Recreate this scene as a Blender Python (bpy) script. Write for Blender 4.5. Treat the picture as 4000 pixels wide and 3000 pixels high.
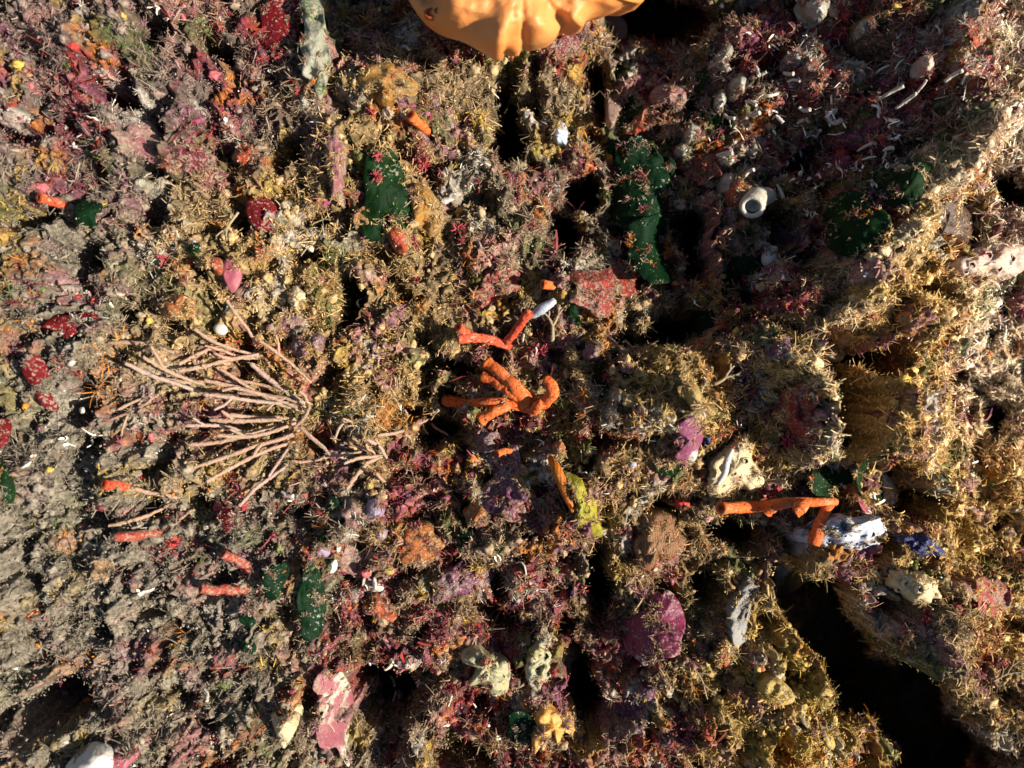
import bpy, math, random
import numpy as np
from mathutils import noise as mnoise, Vector

# ------------------------------------------------------------------ scale, camera, sky, sun, exposure
K = 0.15            # metres per working unit (one working unit = a quarter of the picture's width on the reef)
HC = 3.0            # camera height above the mean reef surface, working units
S = bpy.context.scene
COL = S.collection
for o in list(bpy.data.objects):
    bpy.data.objects.remove(o)

cam = bpy.data.cameras.new("camera")
cam.sensor_width = 36.0
cam.lens = 36.0 * HC / 4.0
cam.clip_start = 0.005
cam.clip_end = 100.0
cam.dof.use_dof = True
cam.dof.focus_distance = 2.92 * K
cam.dof.aperture_fstop = 4.5
camo = bpy.data.objects.new("camera", cam)
camo.location = (0, 0, HC * K)
COL.objects.link(camo)
S.camera = camo

SUN_EL = 35.0       # degrees above the reef plane
SUN_AZ = -14.0      # direction towards the sun, degrees from +X (picture right), negative = towards picture bottom
SUN_POWER = 5.0
SKY_POWER = 0.05
EXPOSURE = 1.25
w = bpy.data.worlds.new("World")
S.world = w
w.use_nodes = True
nt = w.node_tree
sky = nt.nodes.new("ShaderNodeTexSky")
sky.sky_type = 'NISHITA'
sky.sun_disc = False
sky.sun_elevation = math.radians(SUN_EL)
sky.sun_rotation = math.radians(90.0 - SUN_AZ)
bg = nt.nodes["Background"]
bg.inputs[1].default_value = SKY_POWER
nt.links.new(sky.outputs[0], bg.inputs[0])
sun = bpy.data.lights.new("sun", 'SUN')
sun.energy = SUN_POWER
sun.angle = math.radians(0.5)
sun.color = (1.0, 0.92, 0.80)
suno = bpy.data.objects.new("sun", sun)
el, az = math.radians(SUN_EL), math.radians(SUN_AZ)
sd = Vector((math.cos(el) * math.cos(az), math.cos(el) * math.sin(az), math.sin(el)))
suno.rotation_euler = sd.to_track_quat('Z', 'Y').to_euler()
suno.location = sd * 3.0
COL.objects.link(suno)
S.view_settings.view_transform = 'Standard'
S.view_settings.look = 'None'
S.view_settings.exposure = EXPOSURE
S.view_settings.gamma = 1.0
S.view_settings.use_curve_mapping = False

R = np.random.default_rng(7)
random.seed(7)

# ------------------------------------------------------------------ noise
def pnoise(x, y, seed=0):
    x = np.asarray(x, float); y = np.asarray(y, float)
    xi = np.floor(x).astype(np.int64); yi = np.floor(y).astype(np.int64)
    xf = x - xi; yf = y - yi
    u = xf * xf * xf * (xf * (xf * 6 - 15) + 10)
    v = yf * yf * yf * (yf * (yf * 6 - 15) + 10)
    def g(ix, iy, dx, dy):
        h = (ix * 374761393 + iy * 668265263 + seed * 974634777) & 0x7fffffff
        h = ((h ^ (h >> 13)) * 1274126177) & 0x7fffffff
        h = h ^ (h >> 16)
        a = (h & 1023) * (2 * math.pi / 1024)
        return np.cos(a) * dx + np.sin(a) * dy
    n00 = g(xi, yi, xf, yf); n10 = g(xi + 1, yi, xf - 1, yf)
    n01 = g(xi, yi + 1, xf, yf - 1); n11 = g(xi + 1, yi + 1, xf - 1, yf - 1)
    a = n00 + u * (n10 - n00); b = n01 + u * (n11 - n01)
    return (a + v * (b - a)) * 1.5

def sstep(a, b, x):
    t = np.clip((x - a) / (b - a), 0, 1)
    return t * t * (3 - 2 * t)

# ------------------------------------------------------------------ reef relief (working units: 1000 picture pixels = 1)
ZM = np.array([  # slopes shaped to face the sun at both sides and shade the upper middle
    [.37, .30, .22, .12, .00, -.25, -.10, .22, -.02],
    [.40, .30, .20, .10, -.05, -.25, -.10, .22, -.08],
    [.42, .31, .20, .10, -.05, -.20, .02, .18, -.12],
    [.43, .31, .18, .06, .05, .16, .15, .12, -.24],
    [.43, .31, .20, .08, .08, .08, .00, .14, -.22],
    [.45, .33, .22, .08, -.05, -.05, -.02, .05, -.14],
    [.48, .36, .25, .10, -.02, .00, .08, -.12, -.05]])

def gridlerp(M, x, y):
    gx = np.clip((x + 2.0) / 0.5, 0, M.shape[1] - 1.001)
    gy = np.clip((1.5 - y) / 0.5, 0, M.shape[0] - 1.001)
    ix = gx.astype(int); iy = gy.astype(int)
    fx = gx - ix; fy = gy - iy
    fx = fx * fx * (3 - 2 * fx) * .6 + fx * .4; fy = fy * fy * (3 - 2 * fy) * .6 + fy * .4
    if M.ndim == 3:
        fx = fx[..., None]; fy = fy[..., None]
    return (M[iy, ix] * (1 - fx) + M[iy, ix + 1] * fx) * (1 - fy) + (M[iy + 1, ix] * (1 - fx) + M[iy + 1, ix + 1] * fx) * fy

# hollows and crevices: x, y, rx, ry, turn (deg), depth  -- all in picture-plan pixels
PITS = [(400, 385, 120, 62, 25, .42), (820, 165, 95, 45, 0, .3), (560, 90, 60, 90, 20, .22), (120, 880, 70, 45, 0, .16),
        (1160, 590, 75, 75, 0, .36), (1215, 850, 90, 45, 30, .25), (1335, 1180, 55, 130, -15, .42), (1230, 1000, 70, 45, 20, .22),
        (1985, 420, 55, 200, 0, .4), (1995, 540, 95, 85, 0, .45), (2270, 740, 95, 90, 0, .4), (2215, 920, 55, 140, 10, .42),
        (2560, 90, 270, 130, -8, .55), (2330, 360, 60, 130, 10, .3), (2715, 960, 60, 200, 8, .45), (2650, 1270, 140, 90, 10, .42), (2500, 1330, 110, 50, -15, .25),
        (3190, 600, 95, 80, 0, .36), (3960, 720, 180, 75, -22, .6), (3700, 840, 150, 90, 0, .22),
        (3300, 1575, 115, 215, 5, .5), (3300, 1360, 120, 70, -25, .18), (3490, 1400, 110, 75, 0, .3), (3690, 1120, 120, 40, -10, .14), (3760, 1480, 90, 50, 0, .2), (3880, 1650, 60, 90, 0, .18), (3420, 2020, 40, 30, 0, .2), (3240, 1290, 60, 40, -25, .25), (3560, 1900, 120, 90, 10, .3), (3640, 1990, 90, 60, 0, .25),
        (1775, 1425, 90, 55, -15, .35), (1700, 1700, 95, 70, 10, .36), (1590, 1620, 90, 50, 0, .18), (1770, 1570, 60, 60, 0, .26),
        (2345, 2270, 60, 190, 6, .5), (2210, 2450, 60, 55, 0, .35), (2275, 2700, 75, 190, 12, .42), (1935, 2420, 100, 60, -20, .36),
        (1490, 2760, 130, 190, 10, .36), (2880, 2090, 150, 70, -5, .42), (2760, 2300, 60, 60, 0, .22),
        (190, 2790, 140, 90, 20, .24), (370, 2470, 60, 55, 0, .14), (620, 2440, 90, 45, -25, .16), (800, 2840, 60, 40, -30, .14),
        (1850, 2010, 50, 40, 0, .14), (2900, 1130, 60, 90, 0, .25), (3050, 880, 60, 120, 0, .25), (1320, 1240, 40, 60, 0, .25),
        (3560, 1560, 80, 50, 0, .16), (3900, 1300, 60, 40, 0, .12), (3800, 1330, 55, 35, 0, .14), (2580, 2040, 90, 40, -15, .22),
        (330, 1040, 60, 40, 0, .14), (480, 1210, 60, 60, 40, .16), (330, 1740, 80, 40, -15, .14), (560, 2020, 60, 60, 0, .14),
        (1080, 640, 50, 60, 0, .12), (720, 2720, 40, 60, 30, .13), (1800, 2950, 120, 60, 0, .16)]
CREV = [((3130, 2330), (3330, 2560), 115, 1.3), ((3330, 2560), (3600, 2830), 165, 1.5), ((3600, 2830), (3900, 3300), 190, 1.5)]
# knolls and ledges: x, y, rx, ry, turn, height
KNOLLS = [(3740, 120, 120, 260, 0, .12), (3740, 480, 110, 230, 0, .12), (2420, 1520, 260, 170, 10, .10), (2560, 1850, 240, 190, 0, .10), (3130, 1560, 110, 190, 8, .12),  # first two: crest added to throw shade over the upper middle
          (3180, 1100, 240, 90, 35, .14), (2240, 1120, 170, 110, 0, .12), (1880, 1000, 130, 160, 0, .10), (1600, 420, 200, 260, 0, .08),
          (1320, 600, 70, 190, 0, .08), (1620, 1250, 200, 130, 0, .06), (2560, 560, 160, 190, 0, .12), (2900, 420, 170, 230, 0, .10),
          (3490, 1560, 75, 170, 0, .19), (3560, 1260, 150, 90, 0, .10), (3480, 1730, 170, 110, -12, .16), (3300, 2130, 200, 70, 8, .08), (3680, 2430, 260, 150, 28, .16),  # first: lip added to keep sun out of the hollow beside it
          (3200, 2780, 230, 190, 35, .10), (2950, 2500, 200, 190, 30, .10), (2620, 2500, 190, 170, 0, .12), (2120, 2600, 170, 170, 0, .10),
          (1900, 2150, 260, 150, 0, .10), (1480, 2060, 210, 150, 0, .08), (1250, 2700, 130, 160, 0, .08), (1060, 2480, 130, 100, 0, .06), (700, 2600, 260, 90, 30, .06),
          (2750, 2800, 190, 220, 0, .08), (1750, 2500, 160, 120, 0, .06), (900, 1060, 200, 130, 0, .06), (560, 640, 170, 110, 0, .08)]

RIDGE = [(4020, 260), (3880, 480), (3690, 640), (3560, 830), (3430, 1010), (3280, 1190), (3170, 1330), (3165, 1480), (3215, 1620), (3190, 1720)]
def ridge_d(x, y):
    best = np.full(np.shape(x), 9.0)
    for a, b in zip(RIDGE[:-1], RIDGE[1:]):
        ax, ay = (a[0] - 2000) / 1000, (1500 - a[1]) / 1000; bx, by = (b[0] - 2000) / 1000, (1500 - b[1]) / 1000
        t = np.clip(((x - ax) * (bx - ax) + (y - ay) * (by - ay)) / ((bx - ax) ** 2 + (by - ay) ** 2), 0, 1)
        best = np.minimum(best, np.hypot(x - ax - t * (bx - ax), y - ay - t * (by - ay)))
    return best

def ellf(x, y, cx, cy, rx, ry, a):
    dx = x - (cx - 2000) / 1000.0; dy = y - (1500 - cy) / 1000.0
    a = math.radians(a); c, s = math.cos(a), math.sin(a)
    u = (dx * c + dy * s) / (rx / 1000.0); v = (-dx * s + dy * c) / (ry / 1000.0)
    return np.sqrt(u * u + v * v)

def to_plan(px, py):
    """plan position (as picture-plan pixels) of a feature seen at a picture point, allowing for the height of the reef there"""
    X = (px - 2000) / 1000.0; Y = (1500 - py) / 1000.0; f = 1.0
    for _ in range(3):
        f = 1 - float(gridlerp(ZM, np.array([X * f]), np.array([Y * f]))[0]) / HC
    return 2000 + X * f * 1000, 1500 - Y * f * 1000
PITS = [to_plan(*p[:2]) + tuple(p[2:]) for p in PITS]
KNOLLS = [to_plan(*p[:2]) + tuple(p[2:]) for p in KNOLLS]
RIDGE[:] = [to_plan(*p) for p in RIDGE]

def relief(x, y):
    wx = x + .045 * pnoise(x * 5, y * 5, 11) + .02 * pnoise(x * 13, y * 13, 12)
    wy = y + .045 * pnoise(x * 5, y * 5, 13) + .02 * pnoise(x * 13, y * 13, 14)
    z = gridlerp(ZM, wx, wy)
    for k in KNOLLS:
        d = ellf(wx, wy, *k[:5]); z = z + k[5] * np.exp(-d * d * 1.1)
    z = z + .07 * pnoise(wx * 2.4, wy * 2.4, 21)
    z = z + .10 * (np.abs(pnoise(wx * 4.6, wy * 4.6, 22)) - .3)
    b = np.abs(pnoise(wx * 9, wy * 9, 23)); z = z + .065 * (b - .3)
    hole = sstep(.20, .62, pnoise(wx * 7.5 + 3, wy * 7.5, 24)); z = z - .17 * hole
    hole2 = sstep(.22, .6, pnoise(wx * 19, wy * 19 + 5, 25)); z = z - .065 * hole2
    z = z + .035 * np.abs(pnoise(wx * 21, wy * 21, 26)) + .020 * pnoise(x * 44, y * 44, 27) - .018 * sstep(.2, .6, pnoise(wx * 46, wy * 46, 29)) + .008 * pnoise(x * 95, y * 95, 28)
    for p in PITS:
        d = ellf(wx, wy, *p[:5]); z = z - 2.1 * p[5] * (1 - sstep(.5, 1.1, d))
    z = z + .15 * np.exp(-(ridge_d(wx, wy) / .085) ** 2)
    for (a, b2, wd, dep) in CREV:
        ax, ay = (a[0] - 2000) / 1000, (1500 - a[1]) / 1000; bx, by = (b2[0] - 2000) / 1000, (1500 - b2[1]) / 1000
        t = np.clip(((wx - ax) * (bx - ax) + (wy - ay) * (by - ay)) / ((bx - ax) ** 2 + (by - ay) ** 2), 0, 1)
        d = np.hypot(wx - ax - t * (bx - ax), wy - ay - t * (by - ay)) / (wd / 1000) + .48 * pnoise(x * 5, y * 5, 31) + .14 * pnoise(x * 16, y * 16, 32)
        z = np.minimum(z, z - dep * (1 - sstep(.55, 1.15, d)))
    return np.maximum(z, -1.7)

STEP = .005
GX = np.arange(-2.75, 2.7501, STEP); GY = np.arange(-2.25, 2.2501, STEP)
XX, YY = np.meshgrid(GX, GY)
HG = relief(XX, YY)

def blur(A, n):
    for ax in (0, 1):
        for _ in range(3):
            P = np.pad(A, [(n + 1, n) if i == ax else (0, 0) for i in (0, 1)], mode='edge')
            c = np.cumsum(P, axis=ax)
            hi = np.take(c, range(2 * n + 1, c.shape[ax]), axis=ax); lo = np.take(c, range(0, c.shape[ax] - 2 * n - 1), axis=ax)
            A = (hi - lo) / (2 * n + 1)
    return A
HS = blur(HG, 5)
HB = blur(HG, 14)

def samp(G, x, y):
    gx = np.clip((np.asarray(x) - GX[0]) / STEP, 0, len(GX) - 1.001); gy = np.clip((np.asarray(y) - GY[0]) / STEP, 0, len(GY) - 1.001)
    ix = gx.astype(int); iy = gy.astype(int); fx = gx - ix; fy = gy - iy
    return (G[iy, ix] * (1 - fx) + G[iy, ix + 1] * fx) * (1 - fy) + (G[iy + 1, ix] * (1 - fx) + G[iy + 1, ix + 1] * fx) * fy

def on_reef(px, py, off=0.0, G=None):
    """world point where the sight line through a picture point meets the reef raised by off"""
    G = HS if G is None else G
    px = np.asarray(px, float); py = np.asarray(py, float)
    X = (px - 2000) / 1000; Y = (1500 - py) / 1000
    z = np.full(X.shape, .75); done = np.zeros(X.shape, bool)
    zz = .75
    while zz > -1.75:                      # march down from above, first hit
        s = 1 - zz / HC
        hit = (samp(G, X * s, Y * s) + off >= zz) & ~done
        z[hit] = zz; done |= hit
        zz -= .01
    z[~done] = -1.7
    s = 1 - z / HC
    return np.stack([X * s, Y * s, z], -1)

# ------------------------------------------------------------------ materials
def nd(t, kind, **kw):
    n = t.nodes.new(kind)
    for k, v in kw.items():
        setattr(n, k, v)
    return n

def mat(name, c, c2, sc=14, dust=.25, dcol=(.34, .27, .17), rough=.55, bump=.35, bsc=60, trans=0.0, tcol=None, dots=None, sss=0.0, spec=.35, stripes=None, third=None):
    m = bpy.data.materials.new(name); m.use_nodes = True
    g_ = lambda v: tuple(.56 * a for a in v)
    c, c2, dcol = g_(c), g_(c2), g_(dcol); tcol = g_(tcol) if tcol else None
    third = (g_(third[0]),) + third[1:] if third else None; stripes = (g_(stripes[0]),) + stripes[1:] if stripes else None
    t = m.node_tree; L = t.links
    p = t.nodes["Principled BSDF"]; out = t.nodes["Material Output"]
    tc = nd(t, "ShaderNodeTexCoord")
    def noise(scale, det=4, r=.6):
        n = nd(t, "ShaderNodeTexNoise"); n.inputs["Scale"].default_value = scale / K; n.inputs["Detail"].default_value = det; n.inputs["Roughness"].default_value = r
        L.new(tc.outputs["Object"], n.inputs["Vector"]); return n
    def ramp(src, a, b):
        r = nd(t, "ShaderNodeMapRange"); r.inputs[1].default_value = a; r.inputs[2].default_value = b; L.new(src, r.inputs[0]); return r.outputs[0]
    def mix(f, a, b):
        x = nd(t, "ShaderNodeMix", data_type='RGBA')
        if isinstance(f, float): x.inputs[0].default_value = f
        else: L.new(f, x.inputs[0])
        for v, s in ((a, 6), (b, 7)):
            if isinstance(v, tuple): x.inputs[s].default_value = (*v, 1)
            else: L.new(v, x.inputs[s])
        return x.outputs[2]
    n1 = noise(sc)
    col = mix(ramp(n1.outputs[0], .35, .65), c, c2)
    if third:
        n4 = noise(third[1]); col = mix(ramp(n4.outputs[0], third[2], third[2] + .06), col, third[0])
    if stripes:
        wv = nd(t, "ShaderNodeTexWave"); wv.inputs["Scale"].default_value = stripes[1] / K; wv.inputs["Distortion"].default_value = 4; wv.inputs["Detail"].default_value = 3
        L.new(tc.outputs["Object"], wv.inputs["Vector"])
        col = mix(ramp(wv.outputs[1], .55, .95), col, stripes[0])
    if dots:
        v = nd(t, "ShaderNodeTexVoronoi"); v.inputs["Scale"].default_value = dots[1] / K; L.new(tc.outputs["Object"], v.inputs["Vector"])
        col = mix(ramp(v.outputs["Distance"], dots[2] + .1, dots[2]), col, dots[0])
    if dust > 0:
        n2 = noise(85, 3); n3 = noise(9, 2)
        ad = nd(t, "ShaderNodeMath", operation='MULTIPLY_ADD'); L.new(n3.outputs[0], ad.inputs[0]); ad.inputs[1].default_value = .6; L.new(n2.outputs[0], ad.inputs[2])
        th = 1.02 - dust * .55
        col = mix(ramp(ad.outputs[0], th, th + .06), col, dcol)
    L.new(col, p.inputs["Base Color"])
    p.inputs["Roughness"].default_value = rough
    p.inputs["Specular IOR Level"].default_value = spec
    if sss > 0:
        p.inputs["Subsurface Weight"].default_value = sss; p.inputs["Subsurface Radius"].default_value = (K * .03, K * .018, K * .01); p.inputs["Subsurface Scale"].default_value = 1.0
    if bump > 0:
        n5 = noise(bsc, 5, .65); b = nd(t, "ShaderNodeBump"); b.inputs["Strength"].default_value = bump; b.inputs["Distance"].default_value = K * .02
        L.new(n5.outputs[0], b.inputs["Height"]); L.new(b.outputs[0], p.inputs["Normal"])
    if trans > 0:
        tr = nd(t, "ShaderNodeBsdfTranslucent"); tr.inputs[0].default_value = (*(tcol or c2), 1)
        mx = nd(t, "ShaderNodeMixShader"); mx.inputs[0].default_value = trans
        L.new(p.outputs[0], mx.inputs[1]); L.new(tr.outputs[0], mx.inputs[2]); L.new(mx.outputs[0], out.inputs[0])
    return m

def vcol_mat(name, rough=.85, trans=.0, bump=0.0, jitter=.35, spec=.2):
    m = bpy.data.materials.new(name); m.use_nodes = True
    t = m.node_tree; L = t.links; p = t.nodes["Principled BSDF"]; out = t.nodes["Material Output"]
    a = nd(t, "ShaderNodeAttribute", attribute_name="Col")
    tc = nd(t, "ShaderNodeTexCoord")
    n = nd(t, "ShaderNodeTexNoise"); n.inputs["Scale"].default_value = 70 / K; n.inputs["Detail"].default_value = 4; L.new(tc.outputs["Object"], n.inputs["Vector"])
    mr = nd(t, "ShaderNodeMapRange"); mr.inputs[1].default_value = .3; mr.inputs[2].default_value = .7; mr.inputs[3].default_value = 1 - jitter; mr.inputs[4].default_value = 1 + jitter; L.new(n.outputs[0], mr.inputs[0])
    vm = nd(t, "ShaderNodeVectorMath", operation='SCALE'); L.new(a.outputs["Color"], vm.inputs[0]); L.new(mr.outputs[0], vm.inputs[3])
    L.new(vm.outputs[0], p.inputs["Base Color"]); p.inputs["Roughness"].default_value = rough; p.inputs["Specular IOR Level"].default_value = spec
    if bump:
        b = nd(t, "ShaderNodeBump"); b.inputs["Strength"].default_value = bump; b.inputs["Distance"].default_value = K * .015
        L.new(n.outputs[0], b.inputs["Height"]); L.new(b.outputs[0], p.inputs["Normal"])
    if trans:
        tr = nd(t, "ShaderNodeBsdfTranslucent"); L.new(vm.outputs[0], tr.inputs[0])
        mx = nd(t, "ShaderNodeMixShader"); mx.inputs[0].default_value = trans
        L.new(p.outputs[0], mx.inputs[1]); L.new(tr.outputs[0], mx.inputs[2]); L.new(mx.outputs[0], out.inputs[0])
    return m

M = {
    'rock': vcol_mat('reef_rock_crust', .85, 0, .6, .5, .25),
    'rocknod': vcol_mat('nodule_crust', .7, 0, .5, .4, .3),
    'turf': vcol_mat('turf_filaments', .8, .22, 0, .25, .25),
    'grit': vcol_mat('sediment_grit', .7, 0, 0, .2, .4),
    'green': mat('dark_green_blade', (.004, .022, .006), (.010, .046, .008), 9, .10, (.42, .4, .3), .6, .3, 40, .22, (.16, .34, .012), spec=.08),
    'green2': mat('blue_green_blade', (.0025, .020, .006), (.005, .036, .009), 9, .12, (.4, .4, .33), .6, .35, 40, .12, (.05, .16, .02), spec=.08),
    'orange': mat('smooth_orange_sponge', (1.0, .33, .075), (1.0, .42, .125), 5, .05, (.6, .3, .12), .5, .22, 55, sss=.4, spec=.4, dots=((.5, .16, .03), 30, .05)),
    'orange_in': mat('deep_orange_hollow', (.45, .08, .02), (.6, .14, .03), 10, .02, rough=.5, bump=.2),
    'finger': mat('pored_orange_finger', (1.0, .15, .008), (.95, .22, .03), 8, .3, (.75, .36, .16), .65, .8, 60, dots=((.20, .02, .01), 48, .17), sss=.12),
    'fingerred': mat('coral_red_finger', (.85, .075, .015), (.9, .15, .05), 8, .3, (.7, .36, .22), .65, .8, 60, dots=((.16, .015, .01), 48, .17), sss=.12),
    'fingerdark': mat('dusky_red_finger', (.36, .035, .02), (.46, .07, .03), 8, .4, (.4, .26, .18), .6, .5, 70, dots=((.1, .01, .01), 75, .15)),
    'strip': mat('bright_orange_strip', (.78, .22, .01), (.85, .30, .02), 10, .12, rough=.5, bump=.5, stripes=((.5, .1, .01), 26)),
    'rod': mat('dusty_pink_rod', (.60, .34, .22), (.70, .44, .32), 14, .36, (.44, .34, .2), .7, .6, 110),
    'rod2': mat('pale_mauve_rod', (.60, .38, .30), (.68, .46, .38), 14, .3, (.5, .42, .3), .7, .6, 110),
    'pink': mat('rose_crust_plate', (.48, .10, .14), (.55, .17, .20), 8, .16, rough=.5, bump=.25, trans=.1, tcol=(.6, .12, .15)),
    'purple': mat('purple_crust_plate', (.20, .014, .06), (.30, .035, .09), 14, .26, (.42, .34, .27), .5, .35, 40),
    'purplew': mat('bleached_purple_plate', (.24, .04, .10), (.3, .07, .15), 8, .14, rough=.5, bump=.3, third=((.62, .62, .60), 7, .57)),
    'pinkw': mat('pink_shell_bleached', (.36, .09, .12), (.40, .17, .17), 6, .3, rough=.55, bump=.4, third=((.66, .60, .46), 6, .49)),
    'redblade': mat('crimson_blade', (.17, .006, .009), (.24, .012, .016), 10, .3, (.4, .28, .22), .6, .5, 50, .1, (.4, .02, .03), spec=.12),
    'red': mat('red_crust_sponge', (.40, .03, .012), (.22, .012, .016), 18, .44, (.36, .25, .17), .55, .8, 50, dots=((.1, .008, .008), 45, .16)),
    'redorange': mat('vermilion_crust_sponge', (.55, .075, .012), (.36, .035, .012), 16, .42, (.4, .27, .16), .55, .8, 50),
    'maroon': mat('maroon_crust', (.15, .014, .022), (.22, .025, .045), 18, .46, (.34, .25, .18), .6, .8, 50),
    'violet': mat('violet_crust', (.16, .025, .085), (.22, .05, .12), 16, .46, (.34, .26, .2), .6, .7, 50),
    'rosecrust': mat('dusty_rose_crust', (.34, .10, .12), (.42, .2, .19), 18, .46, (.4, .32, .22), .7, .8, 60),
    'ochre': mat('ochre_sponge', (.50, .23, .025), (.40, .20, .05), 18, .42, (.42, .3, .14), .6, .8, 45, dots=((.2, .07, .01), 36, .13), sss=.1),
    'rust': mat('rust_orange_sponge', (.46, .13, .015), (.28, .06, .01), 18, .42, (.42, .28, .13), .6, .8, 45),
    'cream': mat('cream_sponge', (.80, .66, .40), (.66, .50, .25), 10, .12, (.42, .31, .16), .55, .5, 40, sss=.2),
    'white': mat('white_sponge', (.74, .72, .66), (.64, .62, .57), 10, .1, (.45, .38, .26), .55, .4, 45, dots=((.3, .28, .25), 40, .09), sss=.2),
    'pale': mat('pale_translucent_tunic', (.46, .43, .34), (.36, .34, .28), 9, .08, rough=.35, bump=.2, sss=.4, spec=.5),
    'bluewhite': mat('blue_shade_tinted_white', (.52, .58, .70), (.62, .64, .68), 9, .08, (.45, .4, .3), .55, .4, 45, sss=.15),  # blue cast of shaded whites put into the base colour
    'duskwhite': mat('dusky_white_sponge', (.30, .30, .31), (.40, .38, .34), 12, .4, (.4, .32, .2), .65, .7, 45, dots=((.14, .14, .14), 34, .12)),
    'lilac': mat('lilac_tunic', (.34, .24, .36), (.44, .36, .46), 8, .14, rough=.45, bump=.3, sss=.25),
    'yellow': mat('lemon_green_sponge', (.44, .38, .02), (.36, .34, .02), 9, .14, (.46, .36, .1), .5, .6, 40, dots=((.2, .14, .01), 40, .12), sss=.15),
    'yellowpore': mat('pale_yellow_porous_sponge', (.50, .45, .20), (.5, .48, .36), 9, .12, rough=.6, bump=.9, bsc=32, dots=((.12, .10, .04), 22, .20), sss=.1),
    'apricot': mat('apricot_sponge', (.80, .38, .07), (.82, .48, .14), 8, .08, (.4, .22, .08), .5, .4, 40, sss=.25),
    'gold': mat('golden_sponge', (.50, .34, .07), (.58, .42, .14), 9, .25, (.34, .25, .10), .65, .8, 35),
    'brownfan': mat('brown_ribbed_fan', (.20, .085, .03), (.32, .15, .06), 5, .2, (.34, .22, .12), .55, .8, 60, stripes=((.38, .2, .09), 30)),
    'pod': mat('ochre_pod', (.46, .32, .10), (.40, .26, .08), 8, .2, rough=.6, bump=.5),
    'peach': mat('peach_sponge', (.66, .46, .36), (.74, .58, .46), 7, .1, (.42, .3, .2), .55, .4, 35, dots=((.36, .2, .14), 24, .14), sss=.2),
    'blue': mat('ultramarine_crust', (.004, .012, .11), (.006, .02, .16), 10, .25, (.36, .28, .16), .55, .7, 50),
    'tunicfinger': mat('dusky_pink_finger_lobe', (.36, .22, .19), (.42, .28, .22), 6, .16, rough=.5, bump=.3, sss=.25),
    'tatter': mat('tattered_pale_blade', (.50, .48, .38), (.34, .36, .22), 5, .3, (.5, .44, .32), .6, .6, 40, trans=.15, tcol=(.4, .42, .2), third=((.10, .2, .03), 7, .57)),
    'shell': mat('chalk_white_shell', (.80, .77, .70), (.68, .62, .52), 10, .1, (.4, .34, .24), .4, .3, 60, spec=.5),
    'tube': mat('chalky_worm_tube', (.80, .74, .62), (.66, .56, .42), 14, .15, (.42, .33, .2), .45, .4, 80, spec=.5),
    'dark': mat('painted_pore_shade', (.012, .010, .008), (.02, .015, .01), 10, 0, bump=0),  # near-black colour paints the shade inside pores
    'holeshade': mat('painted_hole_shade', (.035, .028, .02), (.05, .04, .03), 10, 0, bump=.1),  # dark colour paints the shade inside the tube mouth and pores
    'star': mat('coral_pink_tuft', (.62, .07, .09), (.72, .16, .16), 14, .05, rough=.6, bump=0, trans=.2, tcol=(.7, .1, .1)),
    'stardark': mat('wine_red_tuft', (.34, .02, .04), (.44, .05, .07), 14, .08, rough=.6, bump=0, trans=.2, tcol=(.5, .04, .06)),
    'twig': mat('tan_twig', (.40, .30, .17), (.48, .38, .24), 14, .1, rough=.75, bump=.3),
    'snail': mat('brown_cream_shell', (.46, .27, .13), (.60, .46, .32), 9, .35, rough=.5, bump=.5),
    'browndome': mat('dark_brown_dome', (.07, .03, .012), (.11, .05, .02), 9, .14, (.4, .28, .12), .45, .5, 40),
}

# ------------------------------------------------------------------ object helpers
ORG = {}
DUSTPTS = []      # points on broad things where loose sediment settles
OVERPTS = []
OVERDOME = []
MASKS = []        # footprints (plan) of broad things: turf grows thinner there

def raw_mesh(name, V, F, col=None, smooth=True):
    V = np.asarray(V, np.float32); me = bpy.data.meshes.new(name)
    me.vertices.add(len(V)); me.vertices.foreach_set('co', V.ravel())
    idx = np.concatenate([np.asarray(f, np.int32).ravel() for f in F])
    tot = np.concatenate([np.full(len(f), np.asarray(f).shape[1], np.int32) for f in F])
    st = np.concatenate([[0], np.cumsum(tot)[:-1]]).astype(np.int32)
    me.loops.add(len(idx)); me.polygons.add(len(tot))
    me.loops.foreach_set('vertex_index', idx)
    me.polygons.foreach_set('loop_start', st); me.polygons.foreach_set('loop_total', tot)
    me.polygons.foreach_set('use_smooth', np.full(len(tot), smooth, bool))
    me.update(calc_edges=True)
    if col is not None:
        ca = me.color_attributes.new('Col', 'FLOAT_COLOR', 'POINT')
        c4 = np.ones((len(V), 4), np.float32); c4[:, :3] = col; ca.data.foreach_set('color', c4.ravel())
    return me

def add(name, V, F, material, parent=None, label=None, cat=None, group=None, kind=None, col=None, smooth=True, origin=None):
    V = np.asarray(V, float)
    if origin is None:
        origin = np.array([V[:, 0].mean(), V[:, 1].mean(), V[:, 2].min()])
    origin = np.asarray(origin, float)
    o = bpy.data.objects.new(name, raw_mesh(name, (V - origin) * K, F, col, smooth))
    o.data.materials.append(material)
    COL.objects.link(o); ORG[o.name] = origin
    if parent:
        o.parent = parent; o.location = (origin - ORG[parent.name]) * K
    else:
        o.location = origin * K
    tag(o, label, cat, group, kind); return o

def tag(o, label=None, cat=None, group=None, kind=None):
    if label: o['label'] = label
    if cat: o['category'] = cat
    if group: o['group'] = group
    if kind: o['kind'] = kind
    return o

def empty(name, p, label, cat, group=None):
    o = bpy.data.objects.new(name, None); COL.objects.link(o); o.empty_display_size = .01
    o.location = np.asarray(p, float) * K; ORG[o.name] = np.asarray(p, float)
    return tag(o, label, cat, group)

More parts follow.
